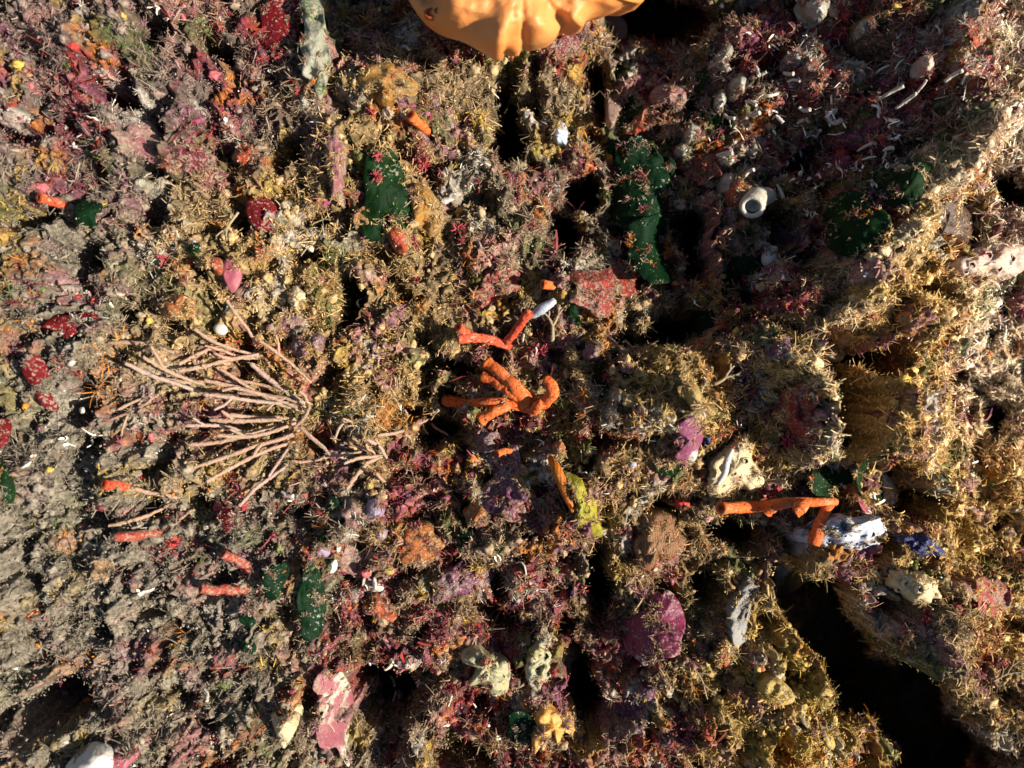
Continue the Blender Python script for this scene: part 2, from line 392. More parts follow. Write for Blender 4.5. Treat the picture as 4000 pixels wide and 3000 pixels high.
def crclosed(P, n):
    P = np.asarray(P, float); m = len(P); out = []
    for i in range(m):
        a, b, c, d = P[i - 1], P[i], P[(i + 1) % m], P[(i + 2) % m]
        for t in np.linspace(0, 1, 12, endpoint=False):
            out.append(.5 * ((2 * b) + (c - a) * t + (2 * a - 5 * b + 4 * c - d) * t * t + (3 * b - a - 3 * c + d) * t ** 3))
    out = np.array(out); seg = np.hypot(*(np.roll(out, -1, 0) - out).T); s = np.concatenate([[0], np.cumsum(seg)])
    u = np.linspace(0, s[-1], n, endpoint=False); q = np.vstack([out, out[:1]])
    return np.stack([np.interp(u, s, q[:, 0]), np.interp(u, s, q[:, 1])], -1)

def cropen(P, n):
    P = np.asarray(P, float); q = np.vstack([2 * P[0] - P[1], P, 2 * P[-1] - P[-2]]); out = []
    for i in range(1, len(q) - 2):
        a, b, c, d = q[i - 1:i + 3]
        for t in np.linspace(0, 1, 10, endpoint=False):
            out.append(.5 * ((2 * b) + (c - a) * t + (2 * a - 5 * b + 4 * c - d) * t * t + (3 * b - a - 3 * c + d) * t ** 3))
    out.append(P[-1]); out = np.array(out)
    s = np.concatenate([[0], np.cumsum(np.linalg.norm(np.diff(out, axis=0), axis=1))]); u = np.linspace(0, s[-1], n)
    return np.stack([np.interp(u, s, out[:, k]) for k in range(3)], -1)

def ell(cx, cy, rx, ry, a=0, irr=.18, seed=0, n=18):
    r = random.Random(seed * 31 + int(cx)); out = []; a = math.radians(a)
    ph = [r.uniform(0, 6.28) for _ in range(4)]
    for i in range(n):
        th = 2 * math.pi * i / n
        k = 1 + irr * (.5 * math.sin(2 * th + ph[0]) + .45 * math.sin(3 * th + ph[1]) + .35 * math.sin(5 * th + ph[2]) + .3 * math.sin(7 * th + ph[3]))
        x, y = rx * k * math.cos(th), ry * k * math.sin(th)
        out.append((cx + x * math.cos(a) - y * math.sin(a), cy + x * math.sin(a) + y * math.cos(a)))
    return out

def tl(ox, oy, pts):          # points read off an enlarged tile of the photograph
    return [(ox + x / 2.212, oy + y / 2.212) for x, y in pts]

def patch(name, outline, material, off=.03, th=.010, dome=.02, wav=.012, wf=14, rag=.0, profile='leaf', seg=80, rings=12, center=None,
          parent=None, label=None, cat=None, group=None, G=None, tilt=(0, 0), dust=True, lump=0.0, lf=12, mask=True, fit_w=None):
    """a broad thing with its own thickness that lies over the reef: a blade/plate ('leaf') or a cushion ('dome')"""
    O = crclosed(outline, seg); c = np.array(center if center is not None else O.mean(0), float)
    seed = abs(int(c[0] * 7 + c[1] * 13)) % 9973
    if rag:
        ang = np.arange(seg)
        rr = np.array([mnoise.noise(Vector((i * .35, seed * .37, 0))) for i in ang]) + .6 * np.array([mnoise.noise(Vector((i * .9, seed * .11, 5))) for i in ang])
        O = c + (O - c) * (1 + rag * rr[:, None])
    T = np.linspace(0, 1, rings + 1)[1:]
    if profile == 'dome': T = np.sin(T * math.pi / 2)
    P = np.vstack([c[None]] + [c + (O - c) * t for t in T]); tt = np.concatenate([[0]] + [np.full(seg, t) for t in T])
    G = HB if G is None else G
    B = on_reef(P[:, 0], P[:, 1], off, G)
    # keep the sheet in one piece over steps of the reef: relax towards its own smooth trend
    zc = np.median(B[:, 2]); A = np.c_[np.ones(len(P)), (P - c) / 1000.0, ((P - c) / 1000.0) ** 2]
    B[:, 2] += .022
    sol = np.linalg.lstsq(A, B[:, 2], rcond=None)[0]; fit = A @ sol
    fw = fit_w if fit_w is not None else (.82 if profile == 'dome' else .8); z = fw * fit + (1 - fw) * B[:, 2]
    z = z + ((P - c) / 1000.0) @ np.array([tilt[0], -tilt[1]])
    nz = np.array([mnoise.fractal(Vector((p[0] / 1000 * wf, p[1] / 1000 * wf, seed * .1)), 1.0, 2.0, 3) for p in P])
    if profile == 'dome':
        z = z + dome * np.sqrt(np.maximum(1 - tt ** 2, 0)) + wav * nz * (1 - tt ** 6)
        if lump:
            nl = np.array([abs(mnoise.noise(Vector((p[0] / 1000 * lf, p[1] / 1000 * lf, seed * .3)))) for p in P]); z = z + lump * (.35 - nl) * (1 - tt ** 4)
    else:
        z = z + dome * (1 - tt ** 2) + wav * nz * (.3 + tt)
    s = (1 - z / HC); V = np.c_[(P[:, 0] - 2000) / 1000 * s, (1500 - P[:, 1]) / 1000 * s, z]
    n = len(V); ring = lambda k: 1 + k * seg + np.arange(seg)
    tri = np.c_[np.zeros(seg, int), np.roll(ring(0), -1), ring(0)]
    q = np.vstack([np.c_[ring(k), np.roll(ring(k), -1), np.roll(ring(k + 1), -1), ring(k + 1)] for k in range(rings - 1)])
    D = V.copy()
    if profile == 'dome': D[:, 2] = D[:, 2] - np.where(tt > .99, .05, .03) - dome * np.sqrt(np.maximum(1 - tt ** 2, 0)) - .02
    else: D[:, 2] -= th * (.45 + .55 * np.sqrt(np.maximum(1 - tt ** 2, 0)))
    e = ring(rings - 1)
    rim = np.c_[e, np.roll(e, -1), np.roll(e, -1) + n, e + n]
    ob = add(name, np.vstack([V, D]), [tri[:, ::-1], q[:, ::-1], tri + n, q + n, rim[:, ::-1]], material, parent, label, cat, group)
    if dust:
        DUSTPTS.append(V[tt < .97]); (OVERDOME.append(V[(tt > .35) & (tt < .995)]) if profile == 'dome' else OVERPTS.append(np.vstack([V[tt > .80], V[(tt > .2) & (tt < .8)][::3]])))
    if mask: MASKS.append((O, V[:, 2].mean()))
    return ob

def tube_geo(path, radii, seg=10, rough=.08, hollow=False, seed=0, n=None):
    n = n or max(5, int(4 + 3 * len(path)))
    C = cropen(path, n); rad = np.interp(np.linspace(0, 1, n), np.linspace(0, 1, len(radii)), radii)
    T = np.gradient(C, axis=0); T /= np.linalg.norm(T, axis=1)[:, None] + 1e-9
    up = np.array([0, 0, 1.0]) if abs(T[0, 2]) < .9 else np.array([1.0, 0, 0])
    A = np.cross(T, up); A /= np.linalg.norm(A, axis=1)[:, None] + 1e-9; Bn = np.cross(A, T)
    th = np.arange(seg) * 2 * math.pi / seg
    rr = np.random.default_rng(seed + 5); nz = 1 + rough * rr.standard_normal((n, seg))
    V = (C[:, None] + (A[:, None] * np.cos(th)[None, :, None] + Bn[:, None] * np.sin(th)[None, :, None]) * (rad[:, None] * nz)[..., None]).reshape(-1, 3)
    F = [np.array([[k * seg + i, k * seg + (i + 1) % seg, (k + 1) * seg + (i + 1) % seg, (k + 1) * seg + i] for k in range(n - 1) for i in range(seg)])]
    V = list(V); tris = []
    # tail end: closed cone, head end: rounded cap, or a rim round a dimple
    V.append(C[0] - T[0] * rad[0] * .5); a = len(V) - 1; tris += [[a, (i + 1) % seg, i] for i in range(seg)]
    last = (n - 1) * seg
    if hollow:
        r1 = [C[-1] + (V[last + i] - C[-1]) * .62 for i in range(seg)]; b0 = len(V); V += r1
        F.append(np.array([[last + i, last + (i + 1) % seg, b0 + (i + 1) % seg, b0 + i] for i in range(seg)]))
        V.append(C[-1] - T[-1] * rad[-1] * hollow); e = len(V) - 1; tris += [[b0 + i, b0 + (i + 1) % seg, e] for i in range(seg)]
    else:
        r1 = [C[-1] + (V[last + i] - C[-1]) * .7 + T[-1] * rad[-1] * .35 for i in range(seg)]; b0 = len(V); V += r1
        F.append(np.array([[last + i, last + (i + 1) % seg, b0 + (i + 1) % seg, b0 + i] for i in range(seg)]))
        V.append(C[-1] + T[-1] * rad[-1] * .5); e = len(V) - 1; tris += [[b0 + i, b0 + (i + 1) % seg, e] for i in range(seg)]
    F.append(np.array(tris)); return np.array(V), F

def pth(pts, G=None):      # (x, y, height above reef) picture points -> world points, rooted on the reef
    out = []
    for p in pts:
        out.append(on_reef(np.array([p[0]]), np.array([p[1]]), p[2] if len(p) > 2 else .03, HB if G is None else G)[0])
    return np.array(out)

def span(a, b, za=None, zb=None, mid=0.0, bow=0.0):
    """straight (or bowed) rod between two picture points a, b = (x, y, height); height eased so that it stays one stick"""
    A, B = pth([a, b]); m = (A + B) / 2; d = B - A; perp = np.array([-d[1], d[0], 0]); m = m + perp * bow; m[2] += mid
    return np.array([A, m, B])

def merge(parts):
    V, F, n = [], [], 0
    for v, fs in parts:
        V.append(v); F += [np.asarray(f) + n for f in fs]; n += len(v)
    tri = [f for f in F if f.shape[1] == 3]; qu = [f for f in F if f.shape[1] == 4]
    out = []
    if tri: out.append(np.vstack(tri))
    if qu: out.append(np.vstack(qu))
    return np.vstack(V), out

# ------------------------------------------------------------------ the reef rock
ZC = dict(m=(.20, .145, .115), g=(.20, .168, .122), t=(.40, .265, .11), r=(.26, .15, .10), o=(.62, .40, .14), d=(.27, .205, .13), p=(.28, .185, .11), b=(.92, .72, .50), y=(.46, .30, .07))  # zone tones also hold uneven light: dim upper left, bright warm right
ZR = ["mmdmtdrrb", "mmmtdddrb", "mgttddpob", "ggttttoob", "gggpptdoo", "gggpppydo", "ggddppyyd"]
SILT = np.array([[.2, .2, .1, 0, 0, 0, 0, 0, 0], [.3, .3, .2, .1, 0, 0, 0, 0, .2], [.5, .6, .5, .1, 0, 0, 0, .1, .2], [.8, .8, .7, .2, .1, .1, .1, .1, .2], [1, 1, .9, .3, .1, .1, .1, .1, .2], [1, 1, .8, .3, .2, .2, .75, .1, .1], [1, 1, .7, .4, .2, .2, .9, .2, .1]])
REDM = np.array([[.6, .5, .6, .4, .45, .55, .75, .85, .25], [.5, .55, .45, .15, .25, .5, .8, .9, .2], [.3, .3, .3, .1, .35, .6, .75, .35, .2], [.3, .2, .3, .2, .35, .1, .4, .1, .05],
                 [.2, .2, .45, .7, .65, .25, .3, .3, .1], [.25, .15, .5, .75, .85, .6, .05, .35, .3], [.3, .2, .4, .5, .75, .75, .05, .4, .5]])
ZCOL = np.array([[ZC[c] for c in r] for r in ZR])

def zone(x, y):
    wx = x + .12 * pnoise(x * 3.1, y * 3.1, 41) + .05 * pnoise(x * 9, y * 9, 42); wy = y + .12 * pnoise(x * 3.1, y * 3.1, 43) + .05 * pnoise(x * 9, y * 9, 44)
    c = gridlerp(ZCOL, wx, wy); k = .75 * np.exp(-(ridge_d(wx, wy) / .10) ** 2)[..., None]      # pale silt-coated ridge
    return c * (1 - k) + np.array([.74, .56, .33]) * k

REDS = np.array([(.18, .018, .018), (.27, .022, .016), (.11, .014, .022), (.15, .03, .06), (.30, .07, .075), (.22, .045, .015)])
ODD = np.array([(.50, .17, .02), (.44, .28, .05), (.24, .09, .13), (.40, .2, .17), (.5, .46, .38), (.10, .13, .03)])
def redness(x, y):
    """share of crimson, maroon and purple growth"""
    n = pnoise(x * 4.2, y * 4.2, 61) + .55 * pnoise(x * 12, y * 12, 62) + .3 * pnoise(x * 31, y * 31, 63)
    return sstep(-.12, .28, n - .9 * np.exp(-(ridge_d(x, y) / .08) ** 2) - .60 + 1.0 * gridlerp(REDM, x + .05 * pnoise(x * 8, y * 8, 64), y))

def accents(x, y, seed=60, f=4.5, lo=.30, hi=.6):
    return np.stack([sstep(lo, hi, pnoise(x * f + k * 7.3, y * f, seed + k) + .5 * pnoise(x * f * 3, y * f * 3 + k, seed + 10 + k)) for k in range(6)], -1)

def build_reef():
    ext = np.array([3.0, 3.5, 4.3, 5.5, 7.5, 10.0])
    xs = np.concatenate([-ext[::-1], GX, ext]); ys = np.concatenate([-ext[::-1], GY, ext])
    X, Y = np.meshgrid(xs, ys); Z = np.empty_like(X); e = len(ext)
    Zo = gridlerp(ZM, X, Y); Z[:] = Zo; Z[e:-e, e:-e] = HG
    x = X.ravel(); y = Y.ravel(); z = Z.ravel()
    inside = (np.abs(x) < 2.76) & (np.abs(y) < 2.26)
    SL = gridlerp(SILT, x, y); c = zone(x, y) * (.45 + .4 * SL)[:, None]  # rock darkened under turf to imitate shaded gaps between filaments
    rd = redness(x, y) * (1 - .5 * SL); pk = np.clip((pnoise(x * 6, y * 6, 66) + .6 * pnoise(x * 17, y * 17, 67) + .9) / 1.8 * 5, 0, 4.999); ik = pk.astype(int); fk = sstep(.35, .65, pk - ik)[:, None]
    rc = REDS[ik] * (1 - fk) + REDS[ik + 1] * fk
    c = c * (1 - .9 * rd[:, None]) + rc * .9 * rd[:, None]
    A = accents(x, y, 160)
    for k in range(6):
        a_ = (.8 * A[:, k] * (1 - .7 * SL))[:, None]; c = c * (1 - a_) + ODD[k] * .7 * a_
    c = np.where(inside[:, None], c, np.array([.16, .12, .085]))
    gr = .75 + .5 * pnoise(x * 60, y * 60, 77); c = np.clip(c * gr[:, None], .004, .8)
    dx = np.where(inside, .012 * pnoise(x * 26, y * 26, 51) + .006 * pnoise(x * 70, y * 70, 52), 0)
    dy = np.where(inside, .012 * pnoise(x * 26, y * 26, 53) + .006 * pnoise(x * 70, y * 70, 54), 0)
    cave = 1 + .35 * np.maximum(-(z + .22), 0) * inside          # hollows are undercut: they widen with depth
    V = np.c_[(x + dx) * cave, (y + dy) * cave, z]
    ny, nx = X.shape; i = (np.arange(ny - 1)[:, None] * nx + np.arange(nx - 1)[None]).ravel()
    F = [np.c_[i, i + 1, i + nx + 1, i + nx]]
    add('reef_rock', V, F, M['rock'], kind='structure', col=c, origin=(0, 0, 0))
    gy_, gx_ = np.gradient(HG, STEP)
    N = np.dstack([-gx_, -gy_, np.ones_like(HG)]); N /= np.linalg.norm(N, axis=2, keepdims=True)
    Vin = V.reshape(ny, nx, 3)[e:-e, e:-e]
    return Vin.reshape(-1, 3), N.reshape(-1, 3)
RV, RN = build_reef()

# ------------------------------------------------------------------ big orange sponge hanging in at the top
def orange_sponge():
    out = [(1597, 0), (1624, 45), (1651, 81), (1714, 122), (1791, 145), (1836, 167), (1882, 194), (1931, 222), (1952, 219), (1974, 196), (2000, 204), (2024, 204),
           (2041, 174), (2070, 182), (2113, 176), (2154, 158), (2181, 127), (2199, 90), (2235, 97), (2276, 107), (2289, 77), (2316, 54), (2362, 36), (2407, 29), (2452, 8), (2497, 16), (2520, -6),
           (2560, -90), (2520, -210), (2400, -330), (2200, -400), (1950, -400), (1720, -330), (1590, -210), (1570, -90)]
    zb = .36; c = np.array([2040, -110.]); seg, rings = 150, 40
    O = crclosed(out, seg); T = np.sin(np.linspace(0, 1, rings + 1)[1:] * math.pi / 2) ** .8
    V = []; tt = np.concatenate([[0]] + [np.full(seg, t) for t in T]); P = np.vstack([c[None]] + [c + (O - c) * t for t in T])
    ang = np.arctan2(P[:, 1] - c[1], P[:, 0] - c[0])
    z = zb + .20 * np.sqrt(np.maximum(1 - tt ** 2.2, 0))
    # lobes running down to the tips, with shallow valleys between them
    for (lx, ly, w_, h) in ((1945, 150, 66, .045), (2110, 120, 62, .035), (2260, 60, 55, .04), (2020, 30, 80, .03), (1800, 60, 100, .03), (2400, -20, 70, .03), (2170, 20, 45, -.03), (2020, 140, 30, -.028), (2195, 70, 24, -.024), (1880, 90, 40, -.018), (2330, 20, 26, -.02), (1760, -20, 60, .02), (2090, -30, 40, -.02)):
        z += h * np.exp(-((P[:, 0] - lx) ** 2 + (P[:, 1] - ly) ** 2) / (2 * w_ ** 2))
    z += .020 * np.array([mnoise.fractal(Vector((p[0] * .007, p[1] * .007, 3.)), .8, 2.0, 5) for p in P]) * (1 - tt ** 8)
    hole = np.exp(-((P[:, 0] - 1682) ** 2 / (2 * 30 ** 2) + (P[:, 1] - 2) ** 2 / (2 * 20 ** 2))); z -= .05 * hole
    s = 1 - z / HC; V = np.c_[(P[:, 0] - 2000) / 1000 * s, (1500 - P[:, 1]) / 1000 * s, z]
    # underside narrows to a broad stalk fixed on the rock
    rows = [V]
    for k, (f, dz) in enumerate(((.97, -.05), (.86, -.12), (.62, -.17), (.42, -.24), (.36, -.9))):
        q = c + (O - c) * f; zz = zb + dz; s2 = 1 - zb / HC
        rows.append(np.c_[(q[:, 0] - 2000) / 1000 * s2, (1500 - q[:, 1]) / 1000 * s2, np.full(seg, zz)])
    A = np.vstack(rows); ring = lambda k: 1 + k * seg + np.arange(seg)
    tri = np.c_[np.zeros(seg, int), ring(0), np.roll(ring(0), -1)][:, ::-1]
    q = np.vstack([np.c_[ring(k), np.roll(ring(k), -1), np.roll(ring(k + 1), -1), ring(k + 1)][:, ::-1] for k in range(rings + 4)])
    o = add('orange_sponge', A, [tri, q], M['orange'], label='large smooth orange sponge with drooping lobes overhanging the reef', cat='sponge')
    zc = zb + .185
    for (x, y, r) in ((1676, 8, 22), (1704, 12, 12), (1655, -4, 9)):
        th = np.linspace(0, 2 * math.pi, 25)[:-1]; s = 1 - zc / HC
        ringp = lambda rr, dz: np.c_[(x + rr * 1.2 * np.cos(th) - 2000) / 1000 * s, (1500 - y - rr * .85 * np.sin(th)) / 1000 * s, np.full(24, zc + dz)]
        W_ = np.vstack([ringp(r * 1.15, -.02), ringp(r * 1.1, .002), ringp(r * .95, .004), ringp(r * .7, -.012), ringp(r * .3, -.03)])
        # seat the rim on the sponge's own surface
        dd = np.hypot(V[:, 0] - W_[:, 0].mean(), V[:, 1] - W_[:, 1].mean()); W_[:, 2] += V[np.argmin(dd), 2] - zc
        i = np.arange(24); F = np.vstack([np.c_[k * 24 + i, k * 24 + (i + 1) % 24, (k + 1) * 24 + (i + 1) % 24, (k + 1) * 24 + i] for k in range(4)])
        add('oscule', W_, [F, (96 + np.arange(24))[None, :4]], M['orange_in'], parent=o)
orange_sponge()

# ------------------------------------------------------------------ green seaweed blades
def blade(outline, label, m='green', **kw):
    a = dict(off=.065, th=.007, dome=.004, wav=.022, wf=11, rag=.03, group=None, cat='seaweed')
    a.update(kw)
    return patch('green_seaweed_blade', outline, M[m], label=label, **a)

blade([(1434, 583), (1480, 572), (1533, 590), (1574, 669), (1594, 746), (1602, 818), (1602, 863), (1583, 891), (1547, 881), (1522, 838), (1497, 838), (1486, 886), (1491, 931), (1457, 942), (1420, 931), (1409, 863), (1424, 773), (1416, 705), (1423, 633)],
      'large notched dark green blade carrying two pink tufts', center=(1505, 745), off=.06, tilt=(.15, .05))
blade(tl(0, 750, [(700, 80), (790, 70), (870, 90), (880, 150), (840, 230), (830, 300), (740, 320), (660, 310), (630, 230), (650, 130)]), 'small square green blade beside the orange stub near the left edge', 'green2', dome=.03)
blade(tl(0, 1500, [(-60, 700), (30, 695), (70, 740), (110, 830), (130, 930), (110, 1030), (60, 1060), (0, 1050), (-70, 980), (-90, 820)]), 'upright oval green blade cut by the left edge of the picture')
blade([(1015, 2245), (1050, 2218), (1095, 2200), (1125, 2205), (1128, 2245), (1105, 2290), (1085, 2335), (1050, 2345), (1022, 2300)], 'five sided blue green blade next to a dusky red finger', 'green2')
blade([(1217, 2174), (1235, 2215), (1253, 2246), (1268, 2310), (1275, 2380), (1262, 2460), (1235, 2492), (1190, 2505), (1172, 2460), (1165, 2400), (1160, 2330), (1178, 2260), (1192, 2210)], 'tall pointed blue green blade above the pink and white shell plate', 'green2', off=.06)
blade([(995, 2360), (985, 2400), (1000, 2430), (980, 2450), (950, 2440), (934, 2420), (950, 2385)], 'crumpled upper scrap of teal green blade over grey sediment', 'green2', rag=.06)
blade([(975, 2480), (1000, 2530), (985, 2565), (960, 2575), (940, 2555), (950, 2500)], 'crumpled lower scrap of teal green blade over grey sediment', 'green2', rag=.06)
blade([(1240, 2100), (1265, 2078), (1297, 2062), (1297, 2095), (1270, 2118), (1240, 2125)], 'slanted small green scrap just above two chalky shell flakes', 'green2')
blade([(1275, 1965), (1300, 1940), (1325, 1960), (1310, 1985), (1285, 1990)], 'tiny dim green scrap between the small rod bush and the lilac lump', 'green2')
blade([(1800, 2072), (1830, 2070), (1848, 2100), (1840, 2150), (1815, 2172), (1792, 2150), (1790, 2100)], 'lone dark green chip on rusty brown and maroon crust', 'green2', off=.06)
blade([(2215, 1162), (2232, 1157), (2248, 1190), (2267, 1245), (2266, 1268), (2240, 1266), (2218, 1235), (2210, 1195)], 'small upright green blade under a pink and red crust', off=.05, tilt=(.3, 0))
blade([(1455, 1092), (1472, 1085), (1478, 1110), (1474, 1138), (1458, 1148), (1451, 1115)], 'uppermost of three green chips around the bright pink plate')
blade([(1445, 1180), (1470, 1150), (1500, 1128), (1515, 1145), (1510, 1175), (1485, 1192), (1462, 1188)], 'broadest of three green chips around the bright pink plate')
blade([(1428, 1195), (1445, 1190), (1453, 1225), (1448, 1245), (1434, 1240)], 'lowest of three green chips around the bright pink plate')
blade(tl(2000, 750, [(850, -60), (960, -190), (1180, -140), (1330, 20), (1310, 180), (1180, 290), (1000, 330), (890, 270), (840, 120)]), 'broad dark green blade in shade with a fallen twig lying across it', 'green2', off=.13, rag=.04)
blade(tl(2000, 750, [(960, 300), (1150, 220), (1380, 190), (1460, 310), (1450, 480), (1430, 620), (1410, 710), (1330, 795), (1170, 775), (1060, 680), (1000, 580), (1000, 430)]), 'long dark green blade reaching down beside the deep black gap', 'green2', off=.14, rag=.04)
blade([(2380, 545), (2420, 555), (2440, 590), (2428, 615), (2400, 628), (2375, 600)], 'small green blade at the foot of the hanging pink lobe', 'green2')
blade([(2432, 375), (2480, 368), (2508, 385), (2505, 430), (2475, 450), (2440, 468), (2412, 500), (2408, 450)], 'shaded green blade between the hanging pink lobe and vermilion crust', 'green2', off=.05)
blade([(2662, 318), (2690, 290), (2730, 278), (2772, 282), (2755, 330), (2735, 355), (2705, 358), (2680, 350)], 'shaded green blade beneath the peanut shaped pale sponge', off=.05)
blade([(2735, 400), (2775, 370), (2800, 400), (2812, 460), (2800, 490), (2765, 470), (2720, 450)], 'dark green blade with a thin pale thread hanging over it', off=.05)
blade([(2560, 640), (2600, 610), (2640, 640), (2620, 690), (2575, 700)], 'half buried green blade below the rosy coral lump', 'green2')
blade([(2823, 890), (2860, 865), (2904, 849), (2981, 850), (3010, 900), (3015, 980), (2985, 1040), (2930, 1075), (2870, 1040), (2850, 960)], 'wide dark green blade below the white worm tube', off=.07, tilt=(-.1, 0))
blade([(2850, 1060), (2895, 1080), (2880, 1130), (2868, 1172), (2815, 1165), (2787, 1148), (2800, 1100)], 'dim lower green blade beside a rose coloured branching tuft', 'green2')
blade([(2720, 1190), (2770, 1180), (2785, 1240), (2765, 1300), (2720, 1310), (2705, 1250)], 'dim blue green blade at the rim of the black hollow', 'green2')
blade([(3225, 950), (3270, 990), (3330, 1003), (3385, 985), (3440, 950), (3478, 905), (3480, 850), (3440, 810), (3380, 760), (3300, 745), (3240, 790), (3215, 870)], 'very large glossy green blade with a sunlit yellow scalloped rim', off=.10, dome=.05, tilt=(-.05, .05))
blade([(3440, 760), (3490, 810), (3550, 815), (3600, 770), (3630, 715), (3642, 655), (3610, 630), (3550, 650), (3490, 690)], 'upper large green blade with bright patch of sun on its edge', off=.09, dome=.04)
blade(tl(3000, 1500, [(640, 430), (750, 425), (725, 540), (655, 575), (710, 660), (742, 780), (705, 870), (590, 890), (540, 980), (470, 1000), (380, 910), (370, 760), (440, 630), (560, 530)]), 'speckled dark green blade stack behind the sunlit green cup', off=.05, center=tl(3000, 1500, [(560, 740)])[0])
blade(tl(3000, 1500, [(760, 750), (800, 690), (880, 668), (955, 715), (1020, 850), (1025, 960), (990, 1010), (900, 1005), (830, 985), (770, 880)]), 'rounded green cup blade with sunlit yellow green edge', off=.10, dome=.05, tilt=(-.15, .1))
blade([(2560, 1835), (2585, 1808), (2625, 1800), (2648, 1815), (2640, 1848), (2615, 1862), (2575, 1850)], 'small green blade tucked under the purple and white plate', off=.05)
blade(tl(2000, 2250, [(-20, 1180), (60, 1165), (140, 1190), (170, 1260), (160, 1400), (110, 1450), (30, 1455), (-20, 1380), (-30, 1280)]), 'dark green oblong blade against the apricot sponge', 'green2', off=.07)
blade([(740, 955), (775, 950), (785, 985), (765, 1002), (742, 990)], 'tiny round green blade above the orange lump and pink plate')

blade([(2405, 560), (2460, 520), (2540, 560), (2600, 640), (2620, 740), (2560, 770), (2470, 740), (2410, 680)], 'overgrown green blade topmost of the shaded mottled group', 'green2', off=.12, rag=.05)

# ------------------------------------------------------------------ plates and coloured blades
def plate(name, o, m, label, cat='coralline alga', **kw):
    a = dict(off=.05, th=.014, dome=.012, wav=.012, wf=10, rag=.02); a.update(kw)
    return patch(name, o, M[m], label=label, cat=cat, **a)

plate('crust_plate', tl(0, 750, [(1940, 600), (2030, 545), (2080, 640), (2082, 760), (2010, 875), (1955, 800), (1925, 700)]), 'pink', 'dusky pink oval plate with pale rim above a long rod', off=.06, tilt=(.2, 0))
plate('crust_plate', tl(1000, 750, [(1030, 660), (1110, 648), (1132, 720), (1100, 800), (1045, 890), (1018, 862), (1050, 780), (1022, 720)]), 'pink', 'bright pink comma shaped plate among green chips', off=.07, tilt=(.15, 0))
plate('crust_plate', tl(2000, 2250, [(880, 395), (930, 360), (1000, 392), (1050, 350), (1095, 345), (1105, 310), (1165, 290), (1200, 190), (1270, 140), (1300, 165), (1330, 122), (1400, 160), (1470, 280), (1500, 430), (1460, 560), (1450, 650), (1400, 700), (1300, 715), (1150, 775), (1080, 720), (985, 640), (960, 560), (930, 450)]), 'purple', 'big lobed purple plate speckled with grit at the bottom', off=.11, rings=18, seg=160, dome=.0, wav=.016, tilt=(.05, -.1))
p = plate('crust_plate', tl(2000, 1500, [(1445, 345), (1540, 285), (1640, 292), (1667, 400), (1642, 500), (1612, 560), (1585, 660), (1500, 702), (1410, 650), (1420, 600), (1480, 560), (1490, 480), (1430, 410)]), 'purplew', 'wavy purple plate with bleached white patches beside a cream sponge', off=.10, tilt=(.1, .1))
p = plate('shell_plate', tl(1000, 2250, [(510, 890), (590, 808), (655, 850), (690, 850), (740, 832), (790, 900), (830, 1000), (847, 1150), (830, 1290), (800, 1450), (806, 1650), (740, 1570), (690, 1480), (620, 1500), (540, 1460), (510, 1280), (560, 1240), (590, 1100), (545, 1030), (490, 980)]), 'pinkw', 'twisted pink and cream shell plate hanging at the bottom', center=tl(1000, 2250, [(690, 1180)])[0], off=.10, th=.02, tilt=(.1, .05), seg=110, rings=16)
plate('crust_plate', [(3350, 1935), (3385, 1940), (3428, 1962), (3422, 1990), (3395, 2005), (3365, 1985)], 'pink', 'rosy lobe poking out beneath the green cup blade', off=.07)
plate('red_blade', tl(1000, 750, [(-70, 60), (20, 30), (110, 60), (170, 120), (182, 220), (170, 330), (90, 345), (0, 320), (-80, 200)]), 'redblade', 'crimson oval blade with a single white dot', cat='seaweed', off=.05, tilt=(.15, 0))
plate('red_blade', tl(0, 750, [(200, 1430), (330, 1420), (400, 1500), (440, 1620), (430, 1720), (500, 1880), (380, 1860), (280, 1700), (190, 1560)]), 'redblade', 'torn dark crimson blade hanging near the left edge', cat='seaweed', off=.06)
plate('red_blade', tl(0, 1500, [(-60, 320), (40, 300), (90, 340), (70, 470), (30, 540), (-60, 560), (-90, 430)]), 'redblade', 'bright crimson blade cut by the left edge', cat='seaweed', off=.05)
plate('red_blade', tl(1000, 0, [(60, 40), (200, -60), (370, -40), (380, 200), (350, 330), (320, 450), (250, 360), (150, 430), (70, 380), (40, 200)]), 'redblade', 'large dark red ragged blade beside the tattered pale frond', cat='seaweed', off=.03, rag=.06)
plate('red_blade', tl(0, 750, [(360, 1160), (470, 1080), (600, 1060), (800, 1040), (850, 1110), (760, 1190), (640, 1230), (560, 1260), (480, 1200)]), 'redblade', 'spread wine red blade flecked with white grit', cat='seaweed', off=.03, rag=.08)
plate('red_blade', [(845, 2010), (880, 1985), (930, 2010), (940, 2060), (900, 2085), (860, 2060)], 'redblade', 'small cupped red blade below the long rods', cat='seaweed', off=.05)
plate('crust_plate', [(440, 2960), (490, 2935), (540, 2930), (535, 2960), (500, 2990), (470, 3030), (430, 3020)], 'pink', 'thin pink curled plate beside the white shell', off=.06)
plate('crust_plate', tl(3000, 750, [(60, 1300), (150, 1240), (190, 1260), (190, 1340), (235, 1400), (180, 1450), (60, 1440), (20, 1400)]), 'violet', 'angular violet plate on tan turf beside the shadowed gap', off=.04, rag=.06)
plate('tattered_frond', tl(1000, 0, [(380, 0), (440, -60), (560, -40), (590, 150), (625, 380), (645, 560), (610, 720), (560, 860), (530, 830), (480, 700), (400, 640), (410, 480), (375, 400), (420, 260), (385, 80)]), 'tatter', 'long tattered whitish green frond pointing down', cat='seaweed', off=.09, th=.012, wav=.035, wf=14, rag=.03)
